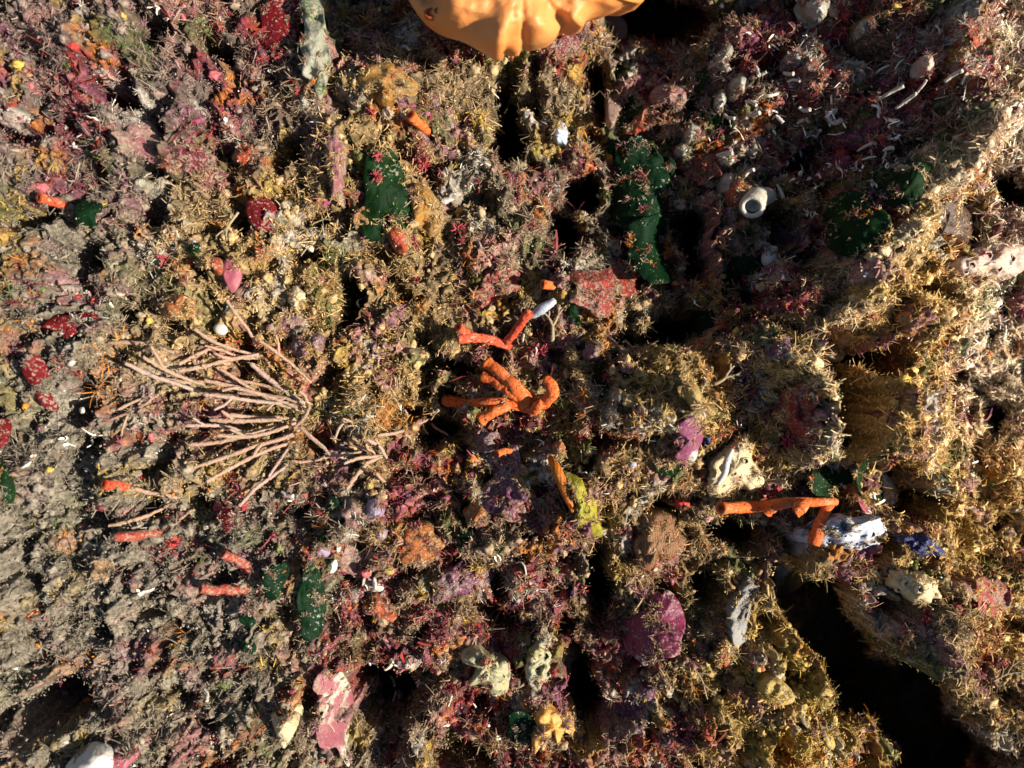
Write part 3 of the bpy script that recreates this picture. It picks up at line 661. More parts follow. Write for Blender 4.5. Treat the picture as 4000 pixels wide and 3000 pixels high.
patch('hanging_lobe', tl(2000, 0, [(740, 150), (880, 100), (990, 200), (985, 380), (975, 480), (1000, 640), (960, 840), (895, 1045), (850, 1055), (825, 980), (815, 720), (850, 560), (870, 490), (790, 400), (740, 280)]), M['tunicfinger'], off=.08, profile='dome', dome=.07, wav=.02, label='long drooping dusky pink lobe under the orange sponge', cat='tunicate')
plate('shell', tl(0, 2250, [(570, 1640), (700, 1500), (800, 1440), (880, 1450), (960, 1480), (985, 1580), (960, 1680), (880, 1800), (700, 1820), (560, 1760)]), 'shell', 'broad chalky white shell cut by the bottom edge', cat='shell', off=.06, dome=.06, th=.02)

# ------------------------------------------------------------------ rod bushes (dusty pink branching alga)
def rods(name, base, lst, label, seed):
    e = empty(name, pth([(base[0], base[1], 0)])[0], label, 'seaweed')
    for i, r in enumerate(lst):
        if len(lst) > 20 and i % 5 == 3 and i > 6: continue
        a, b = r[0], r[1]; wd = r[2] if len(r) > 2 else 12; bow = (r[3] if len(r) > 3 else 0.0) + 0.06 * math.sin(i * 2.3)
        za = r[4] if len(r) > 4 else .10 + .05 * math.sin(i * 1.7); zb = r[5] if len(r) > 5 else .07 + .03 * math.sin(i * 3.1)
        path = span((a[0], a[1], za), (b[0], b[1], zb), bow=bow)
        ln = np.linalg.norm(path[-1] - path[0]); rg = np.random.default_rng(seed * 7 + i); k = max(4, int(ln * 14))
        pp = cropen(path, k); pp[1:-1] += rg.standard_normal((k - 2, 3)) * .003; wd *= rg.uniform(.8, 1.15)
        geo = [tube_geo(pp[::-1], [wd * .00026, wd * .00036, wd * .00038, wd * .00042, wd * .00034], 8, .2, seed=seed + i, n=max(10, int(ln * 110)))]
        for _ in range(1 if ln > .2 and i % 2 else 0):       # short side shoots
            t = int(rg.integers(1, max(2, k - 1))); d = (pp[0] - pp[-1]) / ln; sd_ = np.array([-d[1], d[0], 0]) * rg.choice((-1, 1)); q = pp[t]
            e2 = q + (d * .8 + sd_ * rg.uniform(.4, .9) + np.array([0, 0, .25])) * rg.uniform(.04, .09); m2 = (q + e2) / 2 + rg.standard_normal(3) * .004
            geo.append(tube_geo(np.array([q, m2, e2]), [wd * .0003, wd * .00032, wd * .00026], 7, .2, seed=seed + i + 50, n=10))
        v, f = merge(geo); OVERPTS.append(np.repeat(pp[rg.integers(0, k, 5)], 2, 0))
        add('branch', v, f, M['rod2' if i % 5 == 4 else 'rod'], parent=e)
    return e
B1 = (1200, 1600); B2 = (1140, 1690)
rods('rod_seaweed', (1190, 1620), [
    ((886, 1175), (1000, 1345), 17, .02, .16, .13), ((1012, 1330), (1215, 1495), 19, .0, .17, .1), ((760, 1287), (1012, 1392), 19), ((425, 1340), (678, 1378), 19, .04), ((490, 1420), (790, 1535), 24, -.03),
    ((560, 1395), (800, 1505), 19), ((700, 1422), (890, 1345), 17), ((700, 1450), (1010, 1385), 18, .05), ((590, 1660), (840, 1540), 19), ((725, 1663), (960, 1690), 19, .03), ((740, 1737), (1080, 1660), 19),
    ((760, 1825), (1150, 1700), 20), ((810, 1880), (1150, 1725), 22), ((905, 1925), (1130, 1775), 18), ((935, 1975), (1125, 1815), 18), ((800, 1485), (1180, 1600), 20, .03), ((860, 1440), (1190, 1610), 19), ((930, 1535), (1195, 1590), 19),
    ((870, 1590), (1195, 1605), 20, .05), ((800, 1540), (1100, 1575), 19), ((1175, 1672), (1288, 1776), 20, 0, .17, .17), ((430, 1640), (620, 1540), 16), ((460, 1600), (560, 1555), 15), ((1050, 1470), (1220, 1590), 20, .02), ((980, 1420), (1190, 1575), 20, .04),
    ((1010, 1400), (800, 1350), 15), ((900, 1620), (1185, 1640), 20), ((850, 1700), (1160, 1650), 18, -.05), ((1000, 1800), (1160, 1700), 18), ((960, 1750), (1170, 1680), 19), ((1210, 1590), (1120, 1720), 17), ((1170, 1530), (1215, 1580), 17),
    ((640, 1480), (900, 1500), 16, .06), ((690, 1560), (960, 1570), 16, .04), ((1050, 1860), (1150, 1720), 16), ((820, 1640), (1100, 1640), 18, .06), ((880, 1490), (1100, 1530), 17)],
    'wide sweeping bush of dusty pink rods fanning over grey sediment', 100)
rods('rod_seaweed', (1505, 1790), [
    ((1230, 1800), (1410, 1765), 16), ((1345, 1810), (1505, 1775), 19), ((1355, 1910), (1500, 1780), 20, .16), ((1345, 1728), (1440, 1765), 17), ((1425, 1712), (1500, 1765), 17), ((1430, 1735), (1465, 1775), 16), ((1400, 1845), (1450, 1800), 16), ((1140, 1800), (1250, 1790), 14), ((1470, 1850), (1505, 1880), 16), ((1480, 1740), (1510, 1790), 17)],
    'compact bush of short tan pink rods above the lilac lumps', 200)
rods('rod_seaweed', (1600, 1670), [
    ((1475, 1700), (1720, 1615), 17, -.06, .14, .14), ((1572, 1685), (1608, 1728), 15, 0, .15, .15), ((1688, 1655), (1752, 1700), 14, 0, .15, .15), ((1460, 1620), (1535, 1672), 13), ((1308, 1715), (1395, 1640), 14, .25), ((1340, 1635), (1400, 1650), 11), ((1580, 1600), (1590, 1640), 11), ((1565, 1640), (1620, 1650), 13)],
    'loose spray of knobbly mauve rods across a dark gap', 300)
rods('rod_seaweed', (690, 1960), [((425, 2055), (640, 1985), 17, -.05), ((640, 1985), (690, 1962), 16, 0, .09, .13), ((515, 1905), (705, 1945), 18, .03), ((700, 2030), (760, 1990), 12)], 'sparse pale rods trailing beside an orange tipped finger', 400)

# ------------------------------------------------------------------ finger sponges
def fingers(label, base, lst, m='finger', group=None, seed=0):
    e = empty('finger_sponge', pth([(base[0], base[1], 0)])[0], label, 'finger sponge', group)
    for i, (pts, rad) in enumerate(lst):
        pw = cropen(pth(pts), 9); rg = np.random.default_rng(seed + i); pw[1:-1] += rg.standard_normal((7, 3)) * .0018
        rr = np.interp(np.linspace(0, 1, 14), np.linspace(0, 1, len(rad)), rad) * (1 + .05 * rg.standard_normal(14)); rr[-1] *= 1.05
        v, f = tube_geo(pw, [r * .00094 for r in rr], 16, .05, .8, seed + i, n=34)
        OVERPTS.append(v[rg.integers(0, len(v), 12)]); DUSTPTS.append(v[::9])
        fo = add('finger', v, f, M[m], parent=e)
        T = pw[-1] - pw[-2]; T /= np.linalg.norm(T); A_ = np.cross(T, [.1, .2, 1.]); A_ /= np.linalg.norm(A_); B_ = np.cross(A_, T); th = np.linspace(0, 2 * math.pi, 13)[:-1]; r_ = rr[-1] * .00094
        ring = lambda k, h: pw[-1] + T * h * r_ + (A_ * np.cos(th)[:, None] + B_ * np.sin(th)[:, None]) * r_ * k
        W_ = np.vstack([ring(.66, .02), ring(.58, .12), ring(.42, -.1), ring(.1, -.55)]); i2 = np.arange(12)
        add('oscule', W_, [np.vstack([np.c_[k * 12 + i2, k * 12 + (i2 + 1) % 12, (k + 1) * 12 + (i2 + 1) % 12, (k + 1) * 12 + i2] for k in range(3)])], M['orange_in'], parent=fo)
    return e
fingers('forked coral red finger with a pale middle in the centre', (1985, 1350), [
    ([(2005, 1375, .02), (1978, 1345, .09), (2010, 1300, .15), (2045, 1250, .19), (2073, 1220, .20)], [17, 19, 17, 16, 18]),
    ([(1978, 1345, .09), (1915, 1330, .14), (1850, 1318, .17), (1788, 1325, .19)], [19, 19, 21, 19]), ([(1850, 1318, .16), (1815, 1298, .18), (1790, 1278, .2)], [17, 17, 18])], 'fingerred', seed=1)
fingers('stout cluster of bright orange fingers at the centre of the reef', (2060, 1580), [
    ([(2090, 1590, .04), (2030, 1530, .13), (1965, 1465, .18), (1900, 1415, .2)], [38, 34, 23, 25]), ([(2060, 1580, .08), (2000, 1530, .13), (1940, 1495, .16), (1888, 1468, .19)], [30, 26, 21, 23]),
    ([(2080, 1590, .04), (1990, 1575, .11), (1890, 1575, .15), (1810, 1572, .17), (1735, 1562, .19)], [26, 22, 17, 20, 25]), ([(2030, 1570, .08), (1980, 1585, .12), (1930, 1610, .15), (1878, 1640, .17)], [24, 22, 20, 24]),
    ([(2090, 1585, .04), (2130, 1570, .10), (2160, 1530, .14), (2148, 1495, .17), (2130, 1482, .17)], [24, 24, 24, 23, 20]), ([(2060, 1585, .05), (2085, 1600, .10), (2100, 1585, .13), (2118, 1575, .14)], [20, 22, 20, 17])], 'finger', seed=20)
fingers('long horizontal orange finger with knobs under the green blades', (3250, 1965), [
    ([(3262, 1960, .05), (3180, 1960, .12), (3060, 1968, .16), (2930, 1980, .18), (2815, 1985, .2)], [16, 19, 21, 23, 25]), ([(3040, 1965, .15), (3012, 1985, .2), (2998, 1998, .23)], [18, 21, 20]), ([(3140, 1965, .14), (3125, 1985, .2), (3105, 2000, .23)], [20, 25, 24]),
    ([(3250, 1965, .06), (3222, 2000, .12), (3200, 2060, .18), (3178, 2122, .24)], [16, 19, 23, 26])], 'finger', seed=40)
fingers('single orange stub on tan turf below the ochre sponge', (1660, 500), [([(1668, 512, .02), (1640, 485, .09), (1603, 450, .12)], [17, 17, 21])], seed=50)
fingers('orange tipped finger leaning out of grey sediment near pale rods', (520, 1905), [([(530, 1908, .02), (470, 1900, .10), (405, 1892, .15)], [17, 18, 18])], 'fingerred', seed=51)
fingers('dusky red finger lying nearest the pale curved rod', (620, 2085), [([(625, 2080, .02), (530, 2090, .10), (447, 2100, .14)], [17, 18, 18])], 'fingerdark', seed=52)
fingers('slanting dusky red finger pointing at the five sided green blade', (995, 2230), [([(1005, 2238, .02), (930, 2190, .09), (870, 2162, .14)], [17, 17, 18])], 'fingerdark', seed=53)
fingers('level dusky red finger on bare grey sediment', (960, 2300), [([(968, 2303, .02), (870, 2305, .09), (782, 2298, .13)], [17, 18, 18])], 'fingerdark', seed=54)
fingers('small blurred orange stub above the square green blade', (255, 800), [([(262, 802, .02), (205, 788, .09), (152, 772, .13)], [15, 16, 18])], 'fingerred', seed=55)
fingers('short orange stub poking out below the black gap', (2222, 1115), [([(2232, 1116, .02), (2175, 1113, .10), (2118, 1110, .14)], [18, 16, 18])], seed=56)
fingers('tiny orange stub left of the orange strip', (2010, 1760), [([(2018, 1760, .02), (1980, 1762, .08), (1942, 1772, .12)], [12, 12, 14])], seed=57)
v, f = tube_geo(pth([(2150, 1790, .06), (2172, 1830, .11), (2205, 1910, .12), (2240, 1995, .12)]), [.012, .020, .019, .011], 12, .03, False, 5, n=20)
add('orange_strip', v, f, M['strip'], label='grooved bright orange strip lying along the lemon sponge', cat='sponge')
patch('orange_sponge_lump', ell(2185, 1755, 26, 30, 10, .15), M['rust'], off=.05, profile='dome', dome=.04, wav=.02, label='translucent orange lump at the top of the orange strip', cat='sponge')

# ------------------------------------------------------------------ cushions, tunicates and sponges
def cushion(name, o, m, label, cat='sponge', off=.035, dome=.07, wav=.03, wf=16, lump=.03, lf=16, **kw):
    return patch(name, o, M[m], off=off, dome=dome, wav=wav, wf=wf, lump=lump, lf=lf, profile='dome', rag=kw.pop('rag', .03), label=label, cat=cat, **kw)

cushion('tunicate', tl(2000, 0, [(1690, 600), (1740, 510), (1790, 440), (1850, 370), (1905, 385), (1910, 450), (1870, 520), (1850, 570), (1900, 600), (1840, 630), (1760, 600)]), 'pale', 'peanut shaped pale sponge slanting above a green blade', 'tunicate', dome=.06, lump=.03, lf=14, rag=.08, wav=.025)
cushion('tunicate', ell(2183, 517, 36, 52, -25, .1), 'bluewhite', 'bluish white oval sponge in a shaded hollow', 'tunicate', dome=.04, lump=.03, lf=14, rag=.08, wav=.025)
cushion('tunicate', ell(3185, 20, 60, 58, 0, .1), 'pale', 'large grey white tunicate cut by the top edge', 'tunicate', dome=.06, lump=.03, lf=14, rag=.08, wav=.025)
cushion('tunicate', ell(2703, 520, 30, 46, 25, .12), 'pale', 'upper grey tunicate of the pair beside red crust', 'tunicate', dome=.05, lump=.03, lf=14, rag=.08, wav=.025)
cushion('tunicate', ell(2665, 590, 36, 28, 10, .12), 'pale', 'lower cream tunicate of the pair beside red crust', 'tunicate', dome=.04, lump=.03, lf=14, rag=.08, wav=.025)
cushion('tunicate', ell(2812, 395, 24, 42, 15, .1), 'pale', 'slim cream tunicate behind a dark green blade', 'tunicate', dome=.04, lump=.03, lf=14, rag=.08, wav=.025)
cushion('tunicate', ell(2885, 330, 32, 50, 30, .1), 'pale', 'cream tunicate next to a bright white forked tube', 'tunicate', dome=.04, lump=.03, lf=14, rag=.08, wav=.025)
cushion('tunicate', ell(2845, 720, 34, 48, 20, .12), 'pale', 'dull grey tunicate just above the white worm tube', 'tunicate', dome=.04, lump=.03, lf=14, rag=.08, wav=.025)
cushion('tunicate', ell(2848, 845, 36, 50, 30, .12), 'bluewhite', 'rough white tunicate between worm tube and wide green blade', 'tunicate', dome=.07, lump=.01)
cushion('tunicate', ell(2840, 620, 34, 26, -10, .12), 'pale', 'shadowed grey tunicate under a bright tube fragment', 'tunicate', dome=.03, lump=.03, lf=14, rag=.08)
cushion('tunicate', ell(3100, 230, 34, 38, 0, .12), 'pale', 'brownish grey tunicate beside deep red crust', 'tunicate', dome=.03, lump=.03, lf=14, rag=.08)
cushion('tunicate', ell(3385, 105, 28, 36, 20, .12), 'pale', 'small beige tunicate high in the red turf', 'tunicate', dome=.03, lump=.03, lf=14, rag=.08)
cushion('tunicate', ell(3620, 250, 28, 40, 0, .1), 'peach', 'pinkish beige tunicate in front of the sunlit edge', 'tunicate', dome=.05, lump=.03, lf=14, rag=.08)
cushion('coral_lump', tl(2000, 0, [(1190, 850), (1230, 760), (1330, 720), (1440, 730), (1515, 800), (1510, 900), (1440, 960), (1330, 900), (1240, 930)]), 'rosecrust', 'knobbly rose pink lump streaked with white below shaded blades', 'coralline alga', dome=.08, lump=.06)
cushion('cream_sponge', tl(2000, 1500, [(1690, 930), (1710, 700), (1790, 590), (1880, 520), (2010, 440), (2090, 500), (2080, 640), (2180, 820), (2090, 930), (1960, 900), (1860, 970), (1760, 1000)]), 'cream', 'folded cream sponge with a smooth white ridge', fit_w=.5, rag=.08, dome=.08, off=.035, lump=.03)
v, f = tube_geo(pth([(2860, 1755, .14), (2840, 1800, .15), (2830, 1850, .15), (2805, 1890, .13)]), [.009, .013, .012, .008], 10, .03, False, 3, n=18)
add('ridge', v, f, M['white'], parent=bpy.data.objects['cream_sponge'])
cushion('white_sponge', tl(3000, 1500, [(250, 1230), (380, 1260), (470, 1200), (540, 1170), (700, 1150), (860, 1190), (960, 1160), (1005, 1270), (990, 1370), (900, 1420), (760, 1440), (600, 1410), (450, 1425), (330, 1450), (230, 1560), (120, 1680), (40, 1800), (-60, 1830), (-160, 1760), (-120, 1650), (-30, 1560), (60, 1420), (150, 1290)]), 'bluewhite', 'wide bluish white pitted sponge under the orange finger', fit_w=.65, dome=.08, off=.055, lump=.06, lf=26, rag=.09, wav=.04, wf=26, seg=120, rings=20, center=(3170, 2120))
cushion('white_sponge', [(3130, 2105), (3060, 2150), (2975, 2205), (2900, 2285), (2855, 2390), (2865, 2500), (2915, 2500), (2955, 2390), (3010, 2305), (3085, 2235), (3160, 2190)], 'duskwhite', 'pale rough sponge ridge running down from the pitted white sponge', dome=.03, off=.012, lump=.05, lf=30, rag=.12, center=(2990, 2270), fit_w=.1, G=HS)
cushion('cream_sponge', [(3035, 2335), (3040, 2260), (3110, 2200), (3220, 2180), (3330, 2195), (3430, 2235), (3410, 2285), (3310, 2262), (3200, 2250), (3110, 2265), (3080, 2330)], 'cream', 'lumpy cream lip arching over the top of the black crevice', fit_w=.35, dome=.05, off=.04, lump=.05, rag=.08, center=(3210, 2222))
cushion('cream_sponge', ell(3570, 2290, 110, 56, 12, .25), 'cream', 'pale cream lump on the sunlit bank above the crevice', dome=.06, off=.03, lump=.06, rag=.10)
cushion('white_sponge', tl(3000, 1500, [(950, 720), (1010, 760), (1090, 850), (1120, 960), (1090, 1040), (1000, 1060), (960, 980)]), 'white', 'bright white spiny sponge fringing the green cup blade', dome=.07, off=.02, lump=.02)
cushion('peach_sponge', tl(3000, 750, [(1560, 640), (1640, 560), (1800, 480), (2000, 450), (2230, 470), (2260, 600), (2180, 700), (2000, 740), (1800, 730), (1660, 700)]), 'peach', 'pale peach porous sponge at the sunlit right edge', dome=.12, off=.03, lump=.04, lf=20)
cushion('porous_sponge', tl(2000, 2250, [(250, 440), (310, 420), (390, 520), (440, 560), (560, 580), (600, 680), (520, 760), (480, 880), (400, 960), (250, 1010), (150, 950), (110, 800), (130, 640), (210, 560)]), 'yellowpore', 'pale yellow honeycombed sponge above the apricot sponge', dome=.12, lump=.07, lf=24, seg=110, rings=18)
cushion('porous_sponge', tl(1000, 2250, [(1780, 640), (1900, 570), (1990, 640), (2080, 680), (2190, 740), (2180, 980), (2060, 1040), (1940, 940), (1830, 950), (1900, 800), (1790, 750)]), 'yellowpore', 'grey yellow ragged sponge joined beside the honeycombed one', dome=.09, lump=.07, lf=22)
cushion('tunicate', tl(1000, 2250, [(1570, 700), (1610, 670), (1655, 690), (1660, 740), (1620, 790), (1580, 770)]), 'white', 'small white siphon with a pinhole beside grey yellow sponge', 'tunicate', dome=.03, lump=.03, lf=14, rag=.08)
cushion('apricot_sponge', tl(2000, 2250, [(180, 1160), (290, 1030), (400, 1020), (500, 1080), (560, 1180), (560, 1280), (650, 1350), (600, 1420), (560, 1330), (470, 1340), (400, 1480), (360, 1370), (300, 1400), (260, 1500), (230, 1400), (200, 1540), (170, 1420), (220, 1330)]), 'apricot', 'bright apricot sponge with pointed finger lobes', dome=.10, lump=.04, lf=14, seg=120, rings=18)
cushion('golden_sponge', tl(3000, 2250, [(430, 1230), (520, 1130), (620, 1060), (720, 1090), (810, 1190), (860, 1300), (820, 1420), (700, 1460), (560, 1500), (470, 1420)]), 'gold', 'big golden lumpy sponge on the bank of the dark crevice', dome=.12, lump=.07, lf=12)
cushion('golden_sponge', tl(3000, 2250, [(-60, 900), (60, 870), (200, 980), (230, 1080), (120, 1120), (0, 1080), (-80, 1000)]), 'gold', 'smaller golden lump below the pale bank', dome=.08, lump=.04)
cushion('lilac_tunicate', ell(1462, 1990, 34, 44, -20, .15), 'lilac', 'upper milky lilac lump on pink crust', 'tunicate', dome=.06, lump=.01)
cushion('lilac_tunicate', ell(1478, 2085, 36, 32, 10, .15), 'lilac', 'lower milky lilac lump on pink crust', 'tunicate', dome=.05, lump=.01)
cushion('lilac_tunicate', ell(1258, 2145, 32, 34, 0, .15), 'lilac', 'dim lilac lump under the slanted green scrap', 'tunicate', dome=.04, lump=.02)
cushion('pale_sponge', tl(1000, 2250, [(130, 1200), (200, 1210), (260, 1190), (340, 1180), (370, 1270), (310, 1400), (240, 1490), (180, 1400)]), 'cream', 'pale yellow jagged sponge on grey sediment by the shell plate', dome=.08, off=.02, lump=.05)
cushion('lemon_sponge', tl(2000, 1500, [(430, 740), (510, 780), (600, 820), (655, 960), (720, 1010), (742, 1150), (795, 1300), (720, 1345), (600, 1310), (530, 1230), (565, 1080), (510, 950), (470, 850)]), 'yellow', 'lemon green sponge with tiny pores beside the orange strip', dome=.07, off=.045, lump=.03, rag=.05)
cushion('brown_fan', tl(2000, 1500, [(1220, 1100), (1350, 1090), (1430, 1130), (1430, 1230), (1500, 1330), (1510, 1400), (1440, 1480), (1330, 1530), (1240, 1500), (1230, 1570), (1180, 1610), (1080, 1580), (1070, 1480), (1050, 1360), (1130, 1260), (1160, 1180)]), 'brownfan', 'ribbed brown fan shaped sponge above the purple plate', dome=.09, off=.05, lump=.03, seg=110)
patch('curled_pod', tl(2000, 1500, [(1510, 0), (1545, -30), (1600, 5), (1640, 90), (1690, 180), (1750, 240), (1740, 275), (1660, 265), (1580, 200), (1530, 110)]), M['pod'], off=.15, profile='dome', dome=.05, wav=.01, label='curled ochre pod standing above the purple white plate', cat='seaweed')
cushion('rust_sponge', tl(3000, 750, [(1080, 1090), (1180, 1030), (1320, 1040), (1390, 1110), (1330, 1210), (1220, 1270), (1130, 1220)]), 'rust', 'round rust orange sponge lump on the sunlit bank', dome=.10, lump=.05)
cushion('rust_sponge', tl(3000, 750, [(800, 1080), (880, 1020), (960, 1060), (1060, 1080), (1080, 1180), (960, 1160), (860, 1140)]), 'redorange', 'reddish flat sponge joined to the round rust lump', dome=.05, lump=.03)
cushion('ochre_sponge', tl(1000, 0, [(880, 640), (1000, 560), (1150, 540), (1250, 600), (1400, 720), (1340, 820), (1240, 840), (1120, 920), (1020, 860), (900, 780)]), 'ochre', 'ochre orange sponge grown over with tan turf near the top', dome=.05, lump=.06, rag=.08)
cushion('ochre_sponge', tl(1000, 600, [(1340, 300), (1440, 260), (1560, 380), (1620, 520), (1600, 640), (1500, 700), (1380, 620), (1340, 480)]), 'ochre', 'golden ochre sponge against the large notched green blade', dome=.05, lump=.05, rag=.06)
cushion('orange_sponge_lump', tl(1000, 750, [(1130, 340), (1200, 300), (1290, 340), (1340, 420), (1300, 520), (1220, 530), (1160, 440)]), 'redorange', 'glossy salmon orange lump at the foot of the notched blade', dome=.06, lump=.03)
cushion('orange_sponge_lump', tl(0, 750, [(1700, 600), (1780, 560), (1900, 570), (1950, 640), (1930, 720), (1860, 710), (1820, 640), (1740, 640)]), 'redorange', 'bright orange lump touching the dusky pink oval plate', dome=.05, lump=.03)
cushion('rust_sponge', tl(0, 750, [(1380, 960), (1480, 880), (1620, 900), (1660, 1000), (1600, 1080), (1480, 1090), (1400, 1060)]), 'rust', 'rust orange patch above the dusty rod bush', dome=.05, lump=.05, rag=.08)
cushion('orange_sponge_lump', ell(960, 600, 50, 46, 0, .2), 'redorange', 'orange lump partly hidden in mauve turf at upper left', dome=.05, lump=.04, rag=.08)
cushion('orange_sponge_lump', ell(1030, 985, 34, 22, 0, .2), 'redorange', 'small orange lump below the crimson blade', dome=.04, lump=.03)
cushion('ochre_sponge', ell(1165, 1165, 44, 40, 0, .2), 'cream', 'pale buff lump beside the dark gap and the rods', dome=.05, lump=.04, rag=.06)
cushion('rust_sponge', ell(1640, 2130, 90, 80, 20, .2), 'rust', 'deep rust brown sponge film with bare pits', dome=.03, lump=.03, rag=.08)
cushion('rust_sponge', ell(1860, 2010, 50, 46, 0, .2), 'rust', 'small dark orange film above maroon crust', dome=.03, lump=.02)
cushion('yellow_pebble', ell(1515, 2230, 28, 15, 5, .12), 'gold', 'small smooth yellow pebble on maroon turf', 'pebble', dome=.04, lump=0, off=.02)
cushion('yellow_pebble', ell(1440, 1895, 20, 18, 0, .12), 'gold', 'small bright yellow lump below the compact rod bush', 'pebble', dome=.04, lump=0, off=.02)

def oscules(i, pts, m, rim):
    """pores with a raised lip on the i-th sponge made under a name"""
    o = i; V = np.array([v.co for v in o.data.vertices]) / K + ORG[o.name]
    for n_, (px_, py_, r) in enumerate(pts):
        z = float(V[:, 2].max()); s = 1 - z / HC
        P2 = V[:, :2] / (1 - V[:, 2:3] / HC); d = np.hypot(P2[:, 0] - (px_ - 2000) / 1000, P2[:, 1] - (1500 - py_) / 1000); d[len(V) // 2:] += .5; c = V[np.argmin(d)]
        th = np.linspace(0, 2 * math.pi, 15)[:-1]; rg = np.random.default_rng(int(px_)); r = r * .001; q = 1 + .12 * rg.standard_normal(14)
        ring = lambda k, h: c + np.c_[np.cos(th) * r * k * q, np.sin(th) * r * k * q, np.full(14, h * r)]
        idx = np.arange(14); quads = lambda m_: np.vstack([np.c_[k * 14 + idx, k * 14 + (idx + 1) % 14, (k + 1) * 14 + (idx + 1) % 14, (k + 1) * 14 + idx] for k in range(m_)])
        e = add('oscule', np.vstack([ring(1.9, -.5), ring(1.5, .35), ring(1.15, .7), ring(.95, .6), ring(.85, .1)]), [quads(4)], M[rim], parent=o)
        add('pore', np.vstack([ring(.93, .45), ring(.8, .1), ring(.4, -.2), ring(.05, -.3)]), [quads(3)], M[m], parent=e)
def named(label): return next(q for q in bpy.data.objects if q.get('label') == label)
oscules(named('pale yellow honeycombed sponge above the apricot sponge'), [(2110, 2490, 9), (2160, 2510, 11), (2200, 2540, 8), (2130, 2560, 12), (2190, 2590, 10), (2140, 2630, 9), (2225, 2560, 9), (2100, 2610, 8), (2170, 2655, 9)], 'dark', 'yellowpore')
oscules(named('grey yellow ragged sponge joined beside the honeycombed one'), [(1880, 2580, 8), (1930, 2600, 9), (1960, 2640, 8), (1900, 2640, 7)], 'dark', 'yellowpore')
oscules(named('wide bluish white pitted sponge under the orange finger'), [(3240, 2110, 7), (3300, 2090, 6), (3340, 2120, 7), (3400, 2090, 9), (3380, 2130, 7), (3160, 2130, 7), (3100, 2160, 8)], 'holeshade', 'bluewhite')
oscules(named('folded cream sponge with a smooth white ridge'), [(2890, 1740, 9), (2910, 1800, 8), (2870, 1850, 7)], 'dark', 'cream')
oscules(named('pale peach porous sponge at the sunlit right edge'), [(3800, 1030, 11), (3860, 1000, 12), (3900, 1050, 10), (3950, 1010, 12), (3770, 1060, 8)], 'dark', 'peach')
oscules(named('pale cream lump on the sunlit bank above the crevice'), [(3540, 2280, 10), (3600, 2300, 12), (3510, 2300, 8)], 'dark', 'cream')
oscules(named('lemon green sponge with tiny pores beside the orange strip'), [(2270, 1960, 6), (2290, 2000, 7), (2300, 2050, 6), (2250, 1920, 5)], 'dark', 'yellow')
oscules(named('bright apricot sponge with pointed finger lobes'), [(2170, 2755, 7), (2210, 2790, 6)], 'dark', 'apricot')
oscules(named('big golden lumpy sponge on the bank of the dark crevice'), [(3290, 2790, 9), (3330, 2830, 8), (3260, 2850, 8)], 'dark', 'gold')
oscules(named('small white siphon with a pinhole beside grey yellow sponge'), [(1730, 2575, 7)], 'dark', 'white')

# thin encrusting sheets
def crust(cx, cy, rx, ry, a, m, label, irr=.32, th=.018, seed=0, cat='encrusting sponge'):
    return patch('encrusting_sheet', ell(cx, cy, rx, ry, a, irr, seed, 24), M[m], off=.03, profile='dome', dome=th, wav=.02, wf=22, lump=.035, lf=22, rag=.07, G=HS, label=label, cat=cat, seg=90, mask=True)
crust(1930, 1130, 120, 46, -28, 'red', 'scarlet crust stretched across the middle of the reef')
crust(1975, 1060, 55, 50, 0, 'red', 'upper knob of scarlet crust above the central band', .3)
crust(2350, 1130, 130, 90, 15, 'red', 'red and magenta crust beside the small upright green blade')
crust(2460, 1060, 45, 40, 0, 'redorange', 'brick orange knob on the shaded crust near the long green blade')
crust(2510, 470, 42, 70, 35, 'redorange', 'vivid vermilion crust between shaded green blades')
crust(2620, 470, 60, 50, 0, 'redorange', 'reddish orange crust under the rosy coral lump')
crust(2210, 1300, 70, 60, 0, 'maroon', 'wine coloured crust under the tan forked twig')
crust(3240, 250, 80, 60, 20, 'red', 'glowing red crust in the dark upper corner')
crust(3150, 310, 90, 50, 10, 'maroon', 'maroon film stretching below the glowing red crust')
crust(2720, 650, 80, 60, 20, 'red', 'dark red crust below the grey cream tunicate pair')
crust(2900, 760, 60, 60, 0, 'redorange', 'orange red cushion wrapping the white worm tube', .15, .05)
crust(2780, 960, 40, 80, 10, 'maroon', 'narrow maroon crust at the brink of the black gap')
crust(3080, 960, 80, 60, -30, 'violet', 'violet crust between the egg shell and the glossy blade')
crust(3040, 1060, 60, 50, -30, 'violet', 'dull purple sheet below the white egg')
crust(1975, 1890, 90, 120, 0, 'violet', 'purple magenta sheet beside the orange strip')
crust(2085, 2010, 90, 80, 0, 'maroon', 'dark magenta sheet below the orange strip')
crust(1880, 1720, 70, 40, 0, 'violet', 'purple patch under the tiny orange stub')
crust(1800, 2270, 110, 70, -10, 'violet', 'mauve purple crust below the rust film')
crust(2330, 1365, 60, 40, -20, 'violet', 'violet crust on the ledge above the central mound')
crust(1410, 2010, 70, 60, 0, 'rosecrust', 'rose pink crust around the milky lilac lumps')
crust(1410, 2190, 90, 60, 0, 'rosecrust', 'rose pink crust beneath the lower lilac lump')
crust(1310, 640, 32, 130, 0, 'rosecrust', 'tall rosy crust column beside a black hollow')
crust(1280, 430, 50, 50, 0, 'rosecrust', 'dusty pink crust under the tip of the tattered frond')
crust(2180, 180, 80, 50, 0, 'maroon', 'dark wine crust in the shade of the orange sponge')
crust(2450, 2790, 100, 90, 0, 'violet', 'dull violet crust in turf below the purple plate')
crust(2830, 2560, 36, 50, 0, 'redorange', 'rusty patch between purple plate and golden bank')
crust(3500, 1645, 90, 36, 20, 'maroon', 'red brown crust on the ledge over the dark hollow')
crust(3130, 1620, 80, 110, 0, 'red', 'red crust showing through turf on the sunlit knob')
